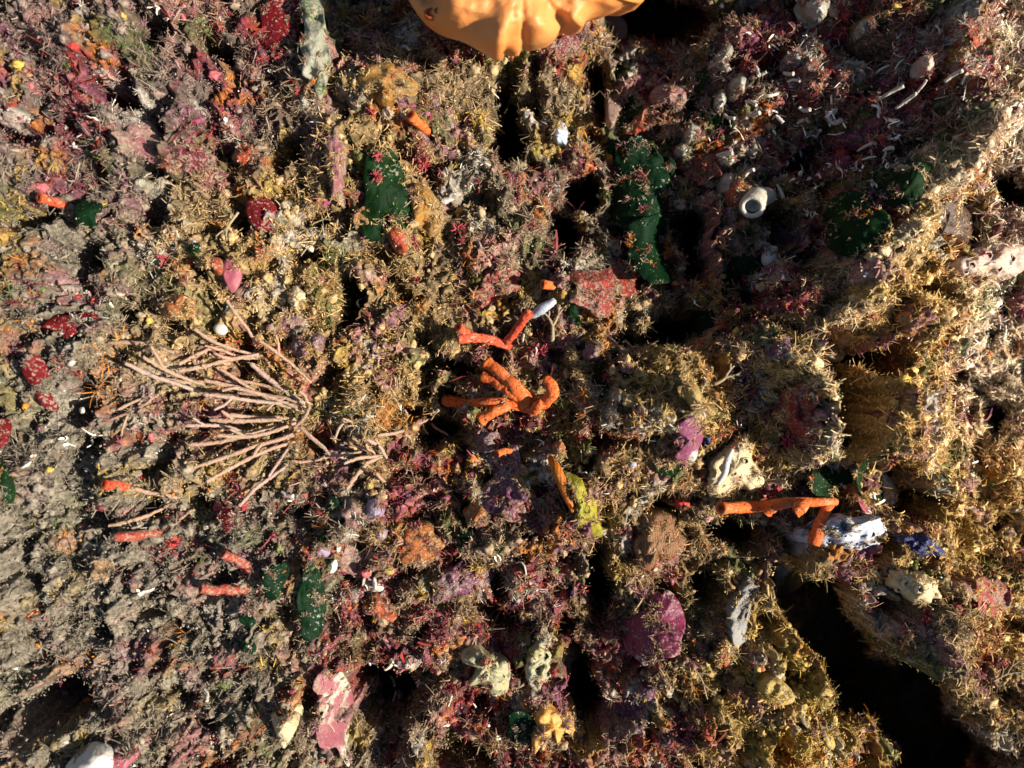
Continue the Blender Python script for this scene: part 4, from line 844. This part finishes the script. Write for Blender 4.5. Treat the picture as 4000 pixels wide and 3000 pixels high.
crust(1480, 2380, 60, 45, 0, 'redorange', 'small scarlet orange patch in maroon turf')
crust(560, 560, 130, 60, 25, 'rosecrust', 'mauve pink crust on the blurred upper left ledge')
crust(760, 640, 110, 60, 10, 'maroon', 'dusky red crust above the orange stub at upper left')
crust(1120, 1270, 70, 46, 10, 'rosecrust', 'pink speckled crust above the longest rods')
crust(1190, 1350, 60, 50, 0, 'violet', 'purple pink crust tucked behind the long rod')
crust(3590, 2110, 95, 55, 25, 'blue', 'deep ultramarine blue crust below the dark hollow', .25)
crust(2233, 1392, 20, 26, 0, 'blue', 'tiny blue spot beside the forked coral red finger', .15)
crust(2772, 1722, 24, 22, 0, 'blue', 'tiny blue spot behind the purple white plate', .15)
crust(2255, 2330, 30, 34, 0, 'blue', 'tiny blue spot at the lip of a black pit', .2)
crust(3880, 2350, 60, 110, 20, 'red', 'red crust mottling the sunlit bank of the crevice')
crust(3800, 2300, 50, 50, 0, 'rosecrust', 'pinkish crust on top of the sunlit bank')
crust(3790, 130, 60, 60, 0, 'redorange', 'orange red crust beside the brilliant sunlit edge')

# ------------------------------------------------------------------ shells, tubes, snail
def worm_tube():
    e = empty('worm_tube', pth([(2985, 775, .02)])[0], 'stout white worm tube with a round dark mouth', 'worm tube')
    C = pth([(3030, 765, .03), (2990, 768, .10), (2955, 778, .15), (2938, 806, .20)]); n = 26
    v, f = tube_geo(C, [.020, .032, .040, .047, .049], 28, .02, .9, 9, n=n); add('tube', v, f, M['tube'], parent=e)
    T = C[-1] - C[-2]; T /= np.linalg.norm(T); A = np.cross(T, [0, 0, 1.]); A /= np.linalg.norm(A); B = np.cross(A, T)
    th = np.linspace(0, 2 * math.pi, 33)[:-1]; ring = lambda r, h: C[-1] + T * h + (A * np.cos(th)[:, None] + B * np.sin(th)[:, None]) * r
    W_ = np.vstack([ring(.048, -.004), ring(.043, .010), ring(.033, .012), ring(.027, .006), ring(.025, -.02)]); i = np.arange(32)
    F = [np.vstack([np.c_[k * 32 + i, k * 32 + (i + 1) % 32, (k + 1) * 32 + (i + 1) % 32, (k + 1) * 32 + i] for k in range(4)])]
    add('rim', W_, F, M['tube'], parent=e)
    W_ = np.vstack([ring(.026, .004), ring(.022, -.03), ring(.010, -.05)]); F = [np.vstack([np.c_[k * 32 + i, k * 32 + (i + 1) % 32, (k + 1) * 32 + (i + 1) % 32, (k + 1) * 32 + i] for k in range(2)]), np.array([[64, 65, 66], [64, 66, 67]])]
    add('mouth', W_, F, M['holeshade'], parent=e)
worm_tube()

def ball(name, x, y, rx, ry, rz, h, m, label, cat, a=0, parent=None):
    c = pth([(x, y, h)])[0]; V = []; F3, F4 = [], []; nu, nv = 24, 14; al = math.radians(-a)
    for j in range(1, nv):
        for i in range(nu):
            t, p = math.pi * j / nv, 2 * math.pi * i / nu; q = [rx * math.sin(t) * math.cos(p), ry * math.sin(t) * math.sin(p), rz * math.cos(t)]
            k = 1 + .06 * mnoise.noise(Vector((q[0] * 30 + x, q[1] * 30, q[2] * 30)))
            V.append((c[0] + k * (q[0] * math.cos(al) - q[1] * math.sin(al)), c[1] + k * (q[0] * math.sin(al) + q[1] * math.cos(al)), c[2] + k * q[2]))
    V += [tuple(c + np.array([0, 0, rz])), tuple(c - np.array([0, 0, rz]))]; T, Bt = len(V) - 2, len(V) - 1
    for i in range(nu):
        F3 += [[T, i, (i + 1) % nu], [Bt, (nv - 2) * nu + (i + 1) % nu, (nv - 2) * nu + i]]
        for j in range(nv - 2): F4.append([j * nu + i, (j + 1) * nu + i, (j + 1) * nu + (i + 1) % nu, j * nu + (i + 1) % nu])
    return add(name, V, [np.array(F3), np.array(F4)], M[m], parent, label, cat)
ball('shell', 3010, 1008, .036, .042, .034, .07, 'shell', 'smooth ivory egg shaped shell resting on the wide green blade', 'shell')
ball('white_dot', 1050, 812, .016, .015, .008, .062, 'shell', 'round white barnacle dot on the crimson blade', 'barnacle')
ball('pebble', 862, 1286, .026, .022, .018, .05, 'shell', 'squarish white pebble among the long rods', 'pebble', 20)
ball('pebble', 462, 1140, .026, .018, .018, .03, 'tube', 'rounded off white pebble on grey turf at left', 'pebble', 10)
ball('pebble', 1565, 452, .022, .018, .014, .04, 'tube', 'grey white pebble just beside the single orange stub', 'pebble', 30)
ball('foraminifer', 2472, 1815, .014, .013, .012, .05, 'bluewhite', 'tiny pearly bead on tan turf above the small green blade', 'shell')
ball('foraminifer', 2061, 1893, .009, .015, .007, .05, 'bluewhite', 'tiny bluish oval on purple magenta sheet', 'shell')

def snail():
    e = empty('snail_shell', pth([(3260, 1360, .02)])[0], 'brown and cream coiled shell in a turf hollow', 'shell')
    c = pth([(3240, 1375, .15)])[0]; C = []; n = 44
    for i in range(n):
        t = i / (n - 1); a = 4.4 * math.pi * (1 - t); r = .005 + .036 * t
        C.append(c + np.array([r * math.cos(a) + .03 * t, r * math.sin(a) * .8, .045 * (1 - t)]))
    v, f = tube_geo(np.array(C), [.005, .010, .019, .026, .032], 14, .06, .6, 4, n=90); add('whorl', v, f, M['snail'], parent=e)
    v, f = tube_geo(pth([(3330, 1370, .06), (3370, 1335, .09), (3425, 1305, .11)]), [.022, .018, .006], 10, .03, False, 4, n=14); add('spike', v, f, M['shell'], parent=e)
    v, f = tube_geo(pth([(3290, 1350, .08), (3310, 1315, .12), (3330, 1290, .13)]), [.02, .03, .012], 10, .05, False, 6, n=14); add('horn', v, f, M['snail'], parent=e)
snail()

def flake(pts, label, m='shell', group=None):
    return patch('shell_flake', pts, M[m], off=.05, th=.008, dome=.01, wav=.006, rag=.06, seg=30, rings=5, label=label, cat='shell', group=group, mask=False, dust=False)
flake([(1303, 2100), (1320, 2092), (1330, 2110), (1322, 2135), (1306, 2128)], 'upper chalky flake of the pair under a green scrap')
flake([(1313, 2140), (1325, 2138), (1330, 2152), (1318, 2158)], 'lower chalky flake of the pair under a green scrap')
flake([(1290, 2200), (1312, 2185), (1318, 2210), (1308, 2235), (1288, 2240), (1292, 2218)], 'boot shaped chalky flake by the tall pointed blade')
flake([(1455, 2265), (1463, 2255), (1472, 2285), (1495, 2290), (1498, 2305), (1475, 2312), (1458, 2298)], 'L shaped chalky flake on maroon turf')
flake([(1150, 945), (1180, 950), (1215, 936), (1228, 950), (1222, 985), (1195, 970), (1165, 955)], 'small white cone shell on the brink of a dark gap', 'tube')
flake([(745, 940), (760, 938), (768, 955), (752, 960)], 'white speck of shell near the tiny round green blade')
flake([(260, 1425), (275, 1405), (295, 1412), (280, 1432)], 'bright shell glint above the torn crimson blade')
flake([(310, 1595), (325, 1590), (330, 1610), (315, 1615)], 'bright shell glint on dark turf below the crimson blade')
flake([(80, 1830), (100, 1808), (122, 1802), (110, 1822)], 'slim shell glint beside the oval green blade')
flake([(550, 2310), (585, 2300), (605, 2296), (590, 2312), (560, 2318)], 'thin white splinter near the level dusky red finger')
flake([(520, 300), (560, 290), (585, 320), (570, 360), (530, 350)], 'milky shell fragment beside the upper left hollow', 'bluewhite')
flake([(1360, 2010), (1372, 2008), (1375, 2022), (1362, 2025)], 'tiny shell bead left of the upper lilac lump')
flake([(1720, 780), (1745, 770), (1775, 778), (1750, 792), (1738, 798)], 'white curl of shell on the golden ochre sponge', 'tube')
flake([(2285, 2530), (2310, 2512), (2350, 2525), (2340, 2550), (2300, 2545)], 'bluish pale flake between honeycombed sponge and purple plate', 'bluewhite')
flake([(2520, 1400), (2560, 1375), (2590, 1410), (2570, 1425), (2530, 1420)], 'grey film flake on the rim of the central mound', 'bluewhite')

# bright chalky tubes in the dark upper corner, and loose curls elsewhere
TUB = [([(2948, 250), (2958, 275), (2965, 295)], 9, 'upright arm of a bright white tube by the cream tunicate'), ([(2962, 296), (2978, 290), (2994, 280)], 8, 'bright white tube lying against an upright tube'),
       ([(2912, 395), (2935, 400), (2955, 412)], 8, 'straight orange white tube over magenta turf'), ([(2925, 450), (2950, 448), (2968, 440)], 10, 'thick bright tube just below the straight orange one'), ([(2828, 445), (2845, 460), (2870, 462)], 8, 'curved cream tube by the dark green blade'),
       ([(2800, 608), (2830, 600), (2862, 598)], 11, 'rough white tube in front of a shadowed tunicate'), ([(2910, 690), (2925, 670), (2945, 662)], 9, 'white tube at the foot of red turf'),
       ([(3062, 285), (3080, 290), (3100, 288)], 9, 'short white tube left of deep red crust'), ([(3075, 320), (3100, 312), (3125, 318)], 6, 'thin grey curl under the short white tube'), ([(3230, 430), (3236, 460), (3260, 480), (3285, 470)], 12, 'big L shaped white tube fragment'),
       ([(3120, 420), (3145, 432), (3165, 428)], 10, 'white tube beside the big L shaped fragment'), ([(3115, 482), (3135, 470), (3155, 466)], 9, 'cream tube below the big L shaped fragment'), ([(3188, 540), (3196, 520), (3205, 508)], 8, 'short slanting tube in the darkest turf'),
       ([(3500, 425), (3545, 390), (3580, 365)], 8, 'long pinkish stick tube in red turf'), ([(3580, 365), (3600, 340), (3620, 312)], 6, 'thin stick leaning up from the long pinkish tube'), ([(3430, 390), (3480, 360), (3530, 335)], 8, 'crusty tan stick beside the long pinkish tube'),
       ([(3690, 320), (3720, 295), (3760, 275)], 9, 'pale pink tube close to the sunlit edge'), ([(3350, 590), (3375, 575), (3405, 560)], 7, 'grey blue tube above the upper large green blade'), ([(3452, 590), (3470, 580), (3490, 578)], 9, 'white nub above the upper large green blade'),
       ([(3030, 1440 - 990), (3050, 470), (3058, 480)], 9, 'stubby white tube above the worm tube') , ([(3035, 720), (3048, 745), (3060, 775)], 9, 'bright tube just behind the worm tube'), ([(2015, 2200), (2035, 2195), (2050, 2215), (2055, 2245)], 4, 'fine white thread curled on maroon turf'),
       ([(1685, 2780), (1670, 2740), (1700, 2700)], 5, 'thin tan curl in the brown cave'), ([(1625, 2850), (1650, 2855), (1672, 2830), (1668, 2815)], 6, 'hooked white curl near the bottom'), ([(1630, 2735), (1640, 2755), (1632, 2730)], 6, 'short white crook above the hooked curl'),
       ([(1700, 2790), (1710, 2770), (1705, 2740)], 6, 'upright white crook beside the yellowish curl'), ([(1720, 2785), (1750, 2760), (1765, 2715)], 6, 'yellowish curl hanging from dark turf'), ([(1100, 1920), (1120, 1935), (1145, 1938)], 9, 'white crescent shell below the rods'), ([(2800, 2090), (2805, 2110), (2825, 2130)], 6, 'yellow crescent in the dark under the orange finger'),
       ([(1525, 2640), (1538, 2660), (1540, 2680)], 7, 'white splinter above the brown cave'), ([(1535, 2740), (1542, 2720), (1548, 2700)], 6, 'pale splinter at the rim of the brown cave'), ([(798, 2690), (810, 2710), (808, 2740)], 7, 'white crescent on grey sediment at bottom'),
       ([(3710, 900), (3740, 880), (3760, 870)], 6, 'white forked splinter on the dark brown dome'), ([(2040, 1340), (2044, 1320), (2046, 1305)], 5, 'white hook beside the forked coral finger'), ([(2090, 1390), (2096, 1370), (2092, 1355)], 5, 'second white hook under the grey finger')]
for i, (pts, r, lb) in enumerate(TUB):
    hh = .10 if pts[0][0] > 2750 and pts[0][1] < 800 else .06
    v, f = tube_geo(pth([(x, y, hh + .015 * k) for k, (x, y) in enumerate(pts)]), [r * .0006, r * .0008, r * .0008], 9, .12, .6, i, n=14)
    add('chalk_tube', v, f, M['tube'], label=lb, cat='worm tube')

v, f = tube_geo(pth([(2078, 1235, .12), (2120, 1205, .13), (2165, 1175, .12)]), [.012, .02, .013], 12, .05, False, 8, n=16)
add('grey_finger', v, f, M['bluewhite'], label='translucent grey finger meeting the forked coral red finger', cat='sponge')
cushion('brown_dome', ell(3700, 880, 110, 95, 10, .08), 'browndome', 'smooth dark brown dome in the shaded right hollow', 'sponge', dome=.10, lump=0, off=.02)

# ------------------------------------------------------------------ star tufts and twigs
def star(x, y, r, label, m='star', h=.05, n=22):
    rng = np.random.default_rng(int(x * 3 + y)); c = pth([(x, y, h + (.055 if 'notched green' in label and 'beside' not in label else 0))])[0]; parts = []
    for i in range(n):
        d = rng.standard_normal(3); d[2] = abs(d[2]) * .9 + .15; d /= np.linalg.norm(d); L = r * .001 * rng.uniform(.7, 1.2)
        b = c + d * L * .55 + rng.standard_normal(3) * L * .12; parts.append(tube_geo(np.array([c - [0, 0, .01], b, c + d * L]), [r * .00010, r * .00011, r * .00004], 5, .05, False, i, n=5))
    v, f = merge(parts); add('pink_tuft', v, f, M[m], label=label, cat='seaweed')
for a in [(1478, 612, 24, 'pink tuft on the upper part of the notched green blade'), (1470, 690, 26, 'pinkish tuft on the middle of the notched green blade'), (1655, 645, 32, 'fan shaped pink tuft on tan turf beside the notched blade'),
          (1428, 280, 30, 'long armed pink tuft above the ochre orange sponge'), (1452, 440, 26, 'pink tuft below the ochre orange sponge'), (1768, 210, 18, 'small pink tuft near the orange sponge'), (1322, 745, 30, 'coral pink tuft on the rosy column'),
          (1785, 890, 34, 'coral pink tuft at the edge of a black gap'), (2372, 1468, 26, 'pale pink tuft on top of the central mound'), (2110, 1370, 34, 'pink tuft under the tan forked twig'), (3200, 1665, 42, 'bright pink fringe tuft on the sunlit knob'),
          (3080, 1715, 40, 'pink tuft at the shaded foot of the sunlit knob'), (3400, 1650, 44, 'coral red tuft on the ledge over the dark hollow'), (3620, 2405, 40, 'red tuft on the sunlit bank of the crevice'), (1672, 1800, 32, 'blunt pink tuft near the dark gap and rods'),
          (2985, 1215, 34, 'salmon pink tuft below the egg shaped shell'), (1292, 1220, 26, 'red tuft over a dark gap near the buff lump'), (640, 1015, 26, 'pink tuft on grey turf left of the orange lump')]:
    star(*a)
for a in [(2790, 1060, 40, 'rose branching tuft beside the dim green blade'), (3720, 2560, 50, 'dull red tuft leaning over the crevice'), (1625, 1090, 22, 'wine tuft on tan turf beside the scarlet crust') , (1760, 2680, 30, 'wine red tuft above the yellowish curl')]:
    star(*a, m='stardark')

def twig(x, y, ang, L, depth, label, h=.05, wd=5, seed=0):
    rng = random.Random(seed); parts = []
    base = pth([(x, y, h)])[0]
    def grow(p, a, l, d, w_):
        q = p + np.array([math.cos(a) * l, math.sin(a) * l, l * .25 * rng.uniform(.2, 1)]); m_ = (p + q) / 2 + np.array([rng.uniform(-1, 1), rng.uniform(-1, 1), 0]) * l * .1
        parts.append(tube_geo(np.array([p, m_, q]), [w_, w_ * .85, w_ * .7], 6, .06, False, len(parts), n=6))
        if d > 0:
            for s in (rng.uniform(.25, .6), -rng.uniform(.25, .6)): grow(q, a + s, l * rng.uniform(.6, .85), d - 1, w_ * .72)
            if rng.random() < .4: grow(m_, a + rng.choice((-1, 1)) * .8, l * .5, d - 1, w_ * .6)
    grow(base, math.radians(ang), L * .001, depth, wd * .001)
    v, f = merge(parts); add('branching_twig', v, f, M['twig'], label=label, cat='hydroid')
for a in [(2158, 1335, 90, 60, 2, 'tan forked twig standing under the grey finger', .06, 9, 3), (2194, 640, 20, 60, 4, 'feathery twig fan below the bluish white oval', .05, 4, 4), (2440, 770, -50, 60, 1, 'bent tan twig lying across shaded green blade', .10, 5, 5),
          (1560, 1590, 120, 60, 2, 'thin tan twig beside the dark centre gap', .06, 5, 6), (1640, 1520, 15, 75, 1, 'slender twig pointing at the orange finger cluster', .08, 5, 7), (3090, 2600, 110, 70, 2, 'thin twig on the rim of the dark crevice', .06, 5, 8),
          (2790, 1500, 30, 45, 2, 'short tan twig beside the curled ochre pod', .06, 8, 9), (1210, 880, 20, 60, 2, 'brown twig over the dark gap by the white cone shell', .05, 4, 10), (1290, 910, -150, 80, 1, 'long thin twig crossing the same gap lower down', .07, 5, 11), (2300, 2310, -60, 50, 2, 'pale forked twig at the lip of a black pit', .06, 5, 12),
          (3880, 2660, 30, 60, 2, 'pale antler twig on the shaded right bank', .06, 5, 13), (2440, 1330, -50, 70, 1, 'grey twig leaning in the shadowed hollow', .08, 5, 14), (1860, 2500, -80, 50, 2, 'x', .05, 4, 15)][:-1]:
    twig(a[0], a[1], a[2], a[3], a[4], a[5], a[6], a[7], a[8])
for (x, y, ang, L, d, lb, h, wd, sd_) in [(1530, 1560, 60, 40, 2, 'wiry little twig above the loose mauve rods', .05, 4, 21), (930, 830, -120, 70, 1, 'long thin stalk slanting over grey turf', .07, 5, 22), (2690, 2600, -50, 80, 1, 'pale thread stalk right of the purple plate', .05, 4, 23)]:
    twig(x, y, ang, L, d, lb, h, wd, sd_)


# ------------------------------------------------------------------ turf, grit (nobody could count these)
def in_masks(x, y):
    """how much of each plan point is covered by a broad thing"""
    cov = np.zeros(len(x), bool); zt = np.full(len(x), -9.0)
    for O, z in MASKS:
        s = 1 - z / HC; q = np.c_[(O[:, 0] - 2000) / 1000 * s, (1500 - O[:, 1]) / 1000 * s]
        b = (x > q[:, 0].min()) & (x < q[:, 0].max()) & (y > q[:, 1].min()) & (y < q[:, 1].max())
        ids = np.nonzero(b)[0]
        if not len(ids): continue
        xx, yy = x[ids], y[ids]; ins = np.zeros(len(ids), bool); j = len(q) - 1
        for i in range(len(q)):
            cr = ((q[i, 1] > yy) != (q[j, 1] > yy)) & (xx < (q[j, 0] - q[i, 0]) * (yy - q[i, 1]) / (q[j, 1] - q[i, 1] + 1e-12) + q[i, 0])
            ins ^= cr; j = i
        cov[ids[ins]] = True
    return cov

def filaments(P, N, L, W, C, m, spread, curl, rng):
    n = len(P); P = np.repeat(P, m, 0); N = np.repeat(N, m, 0); C = np.repeat(C, m, 0) * (1 + .22 * rng.standard_normal((n * m, 1))).clip(.4, 1.8)
    L = np.repeat(L, m) * rng.uniform(.45, 1.25, n * m); W = np.repeat(W, m) * rng.uniform(.6, 1.3, n * m)
    d = N + spread * rng.standard_normal(N.shape); d /= np.linalg.norm(d, axis=1)[:, None]
    e = rng.standard_normal(N.shape); e -= (e * d).sum(1)[:, None] * d; e /= np.linalg.norm(e, axis=1)[:, None]
    s_ = np.cross(d, rng.standard_normal(N.shape)); s_ /= np.linalg.norm(s_, axis=1)[:, None]
    P = P + .25 * L[:, None] * rng.standard_normal(P.shape) * np.array([1, 1, .3])
    c = curl * rng.uniform(.3, 1.4, n * m); V = []
    for t, wd in ((0, .9), (.4, 1.0), (.75, 1.0), (1.0, .75)):
        p = P + d * (L * t)[:, None] + e * (L * c * t * t)[:, None] - d * (L * c * .5 * t ** 3)[:, None]
        V += [p - s_ * (W * wd * .5)[:, None], p + s_ * (W * wd * .5)[:, None]]
    V = np.stack(V, 1).reshape(-1, 3); b = np.arange(n * m)[:, None] * 8
    F = np.vstack([b + np.array([[2 * k, 2 * k + 1, 2 * k + 3, 2 * k + 2]]) for k in range(3)])
    return V, F, np.repeat(C, 8, 0)

def crumbs(P, r, C, rng):
    n = len(P); base = np.array([[1, 0, 0], [-1, 0, 0], [0, 1, 0], [0, -1, 0], [0, 0, 1], [0, 0, -1.]])
    q = rng.standard_normal((n, 4)); q /= np.linalg.norm(q, axis=1)[:, None]; a, b, c, d = q.T
    Rm = np.stack([np.stack([1 - 2 * (c * c + d * d), 2 * (b * c - a * d), 2 * (b * d + a * c)], -1),
                   np.stack([2 * (b * c + a * d), 1 - 2 * (b * b + d * d), 2 * (c * d - a * b)], -1),
                   np.stack([2 * (b * d - a * c), 2 * (c * d + a * b), 1 - 2 * (b * b + c * c)], -1)], 1)
    sc = r[:, None] * rng.uniform(.35, 1.5, (n, 3))
    V = np.einsum('nij,nkj->nki', Rm, base[None] * sc[:, None]) + P[:, None]
    t = np.array([[0, 2, 4], [2, 1, 4], [1, 3, 4], [3, 0, 4], [2, 0, 5], [1, 2, 5], [3, 1, 5], [0, 3, 5]])
    return V.reshape(-1, 3), (np.arange(n)[:, None, None] * 6 + t[None]).reshape(-1, 3), np.repeat(C, 6, 0)

def nodules(P, r, C, rng):
    b = [Vector(v) for v in ((1, 0, 0), (-1, 0, 0), (0, 1, 0), (0, -1, 0), (0, 0, 1), (0, 0, -1))]; t = [(0, 2, 4), (2, 1, 4), (1, 3, 4), (3, 0, 4), (2, 0, 5), (1, 2, 5), (3, 1, 5), (0, 3, 5)]
    for _ in range(2):
        nt_, mid = [], {}
        def md(i, j):
            k = (min(i, j), max(i, j))
            if k not in mid: mid[k] = len(b); b.append(((b[i] + b[j]) / 2).normalized())
            return mid[k]
        for i, j, k in t:
            a, c_, d = md(i, j), md(j, k), md(k, i); nt_ += [(i, a, d), (a, j, c_), (d, c_, k), (a, c_, d)]
        t = nt_
    B = np.array([tuple(v) for v in b]); n = len(P); sc = r[:, None] * rng.uniform(.7, 1.4, (n, 3)); sc[:, 2] *= .8
    V = B[None] * sc[:, None] * (1 + .22 * rng.standard_normal((n, len(B), 1))) + P[:, None]
    return V.reshape(-1, 3), (np.arange(n)[:, None, None] * len(B) + np.array(t)[None]).reshape(-1, 3), np.repeat(C, len(B), 0)

def scatter():
    rng = np.random.default_rng(11)
    s = 1 - RV[:, 2] / HC; px = RV[:, 0] / s; py = RV[:, 1] / s
    vis = np.nonzero((np.abs(px) < 2.08) & (np.abs(py) < 1.58))[0]
    wgt = 1 / np.clip(RN[vis, 2], .12, 1); SLV = np.clip(gridlerp(SILT, RV[:, 0], RV[:, 1]) + .35 * pnoise(RV[:, 0] * 4, RV[:, 1] * 4, 95), 0, 1)
    def pick(n, silt=0):
        w_ = wgt * (1 - .5 * SLV[vis]) if silt < 0 else wgt * (.5 + silt * SLV[vis])
        return rng.choice(vis, n, p=w_ / w_.sum())
    def cols(x, y, amt):
        c = zone(x, y); n = len(x); A = accents(x, y, 160)
        red = rng.random(n) < amt * redness(x, y); c = np.where(red[:, None], REDS[rng.integers(0, 6, n)] * 1.25, c)
        k = np.argmax(A, 1); use = rng.random(n) < A[np.arange(n), k] * amt * .8; c = np.where(use[:, None], ODD[k], c)
        return c * rng.uniform(.7, 1.3, (n, 1))
    # sediment-laden turf
    i = pick(140000, -1); cov = in_masks(RV[i, 0], RV[i, 1]); dn = .30 + 1.3 * pnoise(RV[i, 0] * 6, RV[i, 1] * 6, 90) + 1.0 * pnoise(RV[i, 0] * 17, RV[i, 1] * 17, 92)
    i = i[(rng.random(len(i)) < np.clip(dn + .25, .10, 1)) & (~cov | (rng.random(len(i)) < .12))]
    P = RV[i]; Nn = RN[i]
    def grown(lst, thr, most):
        O = np.vstack(lst); ov = pnoise(O[:, 0] * 16, O[:, 1] * 16, 93) + .5 * pnoise(O[:, 0] * 40, O[:, 1] * 40, 94); O = O[ov > thr]
        return O[rng.choice(len(O), min(len(O), most), replace=False)]
    O = np.vstack([grown(OVERPTS, .34, 3500), grown(OVERDOME, .12, 9000)])
    P = np.vstack([P, O]); Nn = np.vstack([Nn, np.tile([0, 0, 1.], (len(O), 1))])
    n = len(P); L = .0078 + .0080 * np.clip(pnoise(P[:, 0] * 5, P[:, 1] * 5, 91) + .35, 0, 1.2); L[-len(O):] *= .55; Wd = np.full(n, .0036)
    V, F, C = filaments(P, Nn, L, Wd, cols(P[:, 0], P[:, 1], .30), 7, 1.1, 3.0, rng)
    add('turf_algae', V, [F], M['turf'], label='short sediment-laden turf of curled filaments covering the rock', cat='turf', kind='stuff', col=np.clip(C, .005, .9), origin=(0, 0, 0))
    # curled ribbons of red seaweed
    i = pick(60000, -1); cov = in_masks(RV[i, 0], RV[i, 1]); i = i[(rng.random(len(i)) < redness(RV[i, 0], RV[i, 1]) ** 1.5 * .18) & ~cov]
    P = RV[i]; n = len(i); c = REDS[rng.integers(0, 6, n)] * rng.uniform(.5, 1.2, (n, 1))
    V, F, C = filaments(P, RN[i], .010 + .014 * rng.random(n), .005 + .004 * rng.random(n), c, 5, 1.2, 2.6, rng)
    add('red_seaweed_turf', V, [F], M['turf'], label='low turf of curled crimson and maroon seaweed ribbons', cat='seaweed', kind='stuff', col=np.clip(C, .005, .9), origin=(0, 0, 0))
    # pale limy tips standing out of the red turf high up, a few elsewhere
    i = pick(26000); x_, y_ = px[i] * 1000 + 2000, 1500 - py[i] * 1000
    dens = np.exp(-(((x_ - 3250) / 420) ** 2 + ((y_ - 470) / 300) ** 2)) * .85 + .015 + .06 * np.exp(-(((x_ - 1650) / 350) ** 2 + ((y_ - 2780) / 200) ** 2))
    i = i[rng.random(len(i)) < dens * np.clip(.5 + 1.6 * pnoise(RV[i, 0] * 9, RV[i, 1] * 9, 97), 0, 1.6)]
    P = RV[i] + RN[i] * rng.uniform(.0, .012, (len(i), 1)); n = len(i); c = np.array([.85, .72, .56]) * rng.uniform(.6, 1.3, (n, 1))
    V, F, C = filaments(P, RN[i], (.018 + .030 * rng.random(n)), .006 + .005 * rng.random(n), c, 3, .55, 1.0, rng)
    add('limy_tips', V, [F], M['turf'], label='pale limy branch tips standing out of the turf', cat='coralline alga', kind='stuff', col=np.clip(C, .005, .9), origin=(0, 0, 0))
    # knobs of small encrusting growth
    i = pick(5500); i = i[~in_masks(RV[i, 0], RV[i, 1])]; P = RV[i]; n = len(i); q = rng.random(n)
    c = np.where((q < redness(P[:, 0], P[:, 1]) * .7)[:, None], REDS[rng.integers(0, 6, n)] * 1.2, np.where((q > .93)[:, None], ODD[rng.integers(0, 6, n)], zone(P[:, 0], P[:, 1]) * .9))
    V, F, C = nodules(P, .005 + .014 * rng.random(n) ** 2.2, c, rng)
    add('crust_nodules', V, [F], M['rocknod'], label='tiny rounded nodules of encrusting growth all over the rock', cat='encrusting growth', kind='stuff', col=np.clip(C, .005, .9), origin=(0, 0, 0))
    # loose grit and floc
    i = pick(90000, 1.0); cov = in_masks(RV[i, 0], RV[i, 1]); i = i[~cov | (rng.random(len(i)) < .1)]
    P = RV[i] + RN[i] * rng.uniform(0, .022, (len(i), 1)); n = len(i); r = .0018 + .0032 * rng.random(n) ** 3
    c = cols(P[:, 0], P[:, 1], .3); wh = rng.random(n) < .007; c[wh] = np.array([.6, .57, .5]); r[wh] *= 1.2  # white grains are shell bits that also stand in for water glints
    D = np.vstack(DUSTPTS) if DUSTPTS else np.zeros((0, 3)); D = D[(pnoise(D[:, 0] * 14, D[:, 1] * 14, 98) + .6 * pnoise(D[:, 0] * 45, D[:, 1] * 45, 99)) > .08]; j = rng.choice(len(D), min(2200, len(D) // 3), replace=False); Q = D[j] + np.array([0, 0, .002]); rq = .0016 + .0022 * rng.random(len(j)) ** 2
    cq = np.where((rng.random(len(j)) < .12)[:, None], np.array([.45, .41, .33]), np.array([.30, .23, .15])) * rng.uniform(.7, 1.2, (len(j), 1))
    V, F, C = crumbs(np.vstack([P, Q]), np.concatenate([r, rq]), np.vstack([c, cq]), rng)
    add('sediment_grit', V, [F], M['grit'], label='loose pale grit and floc settled over rock, blades and sponges', cat='sediment', kind='stuff', col=np.clip(C, .005, .9), smooth=False, origin=(0, 0, 0))
scatter()
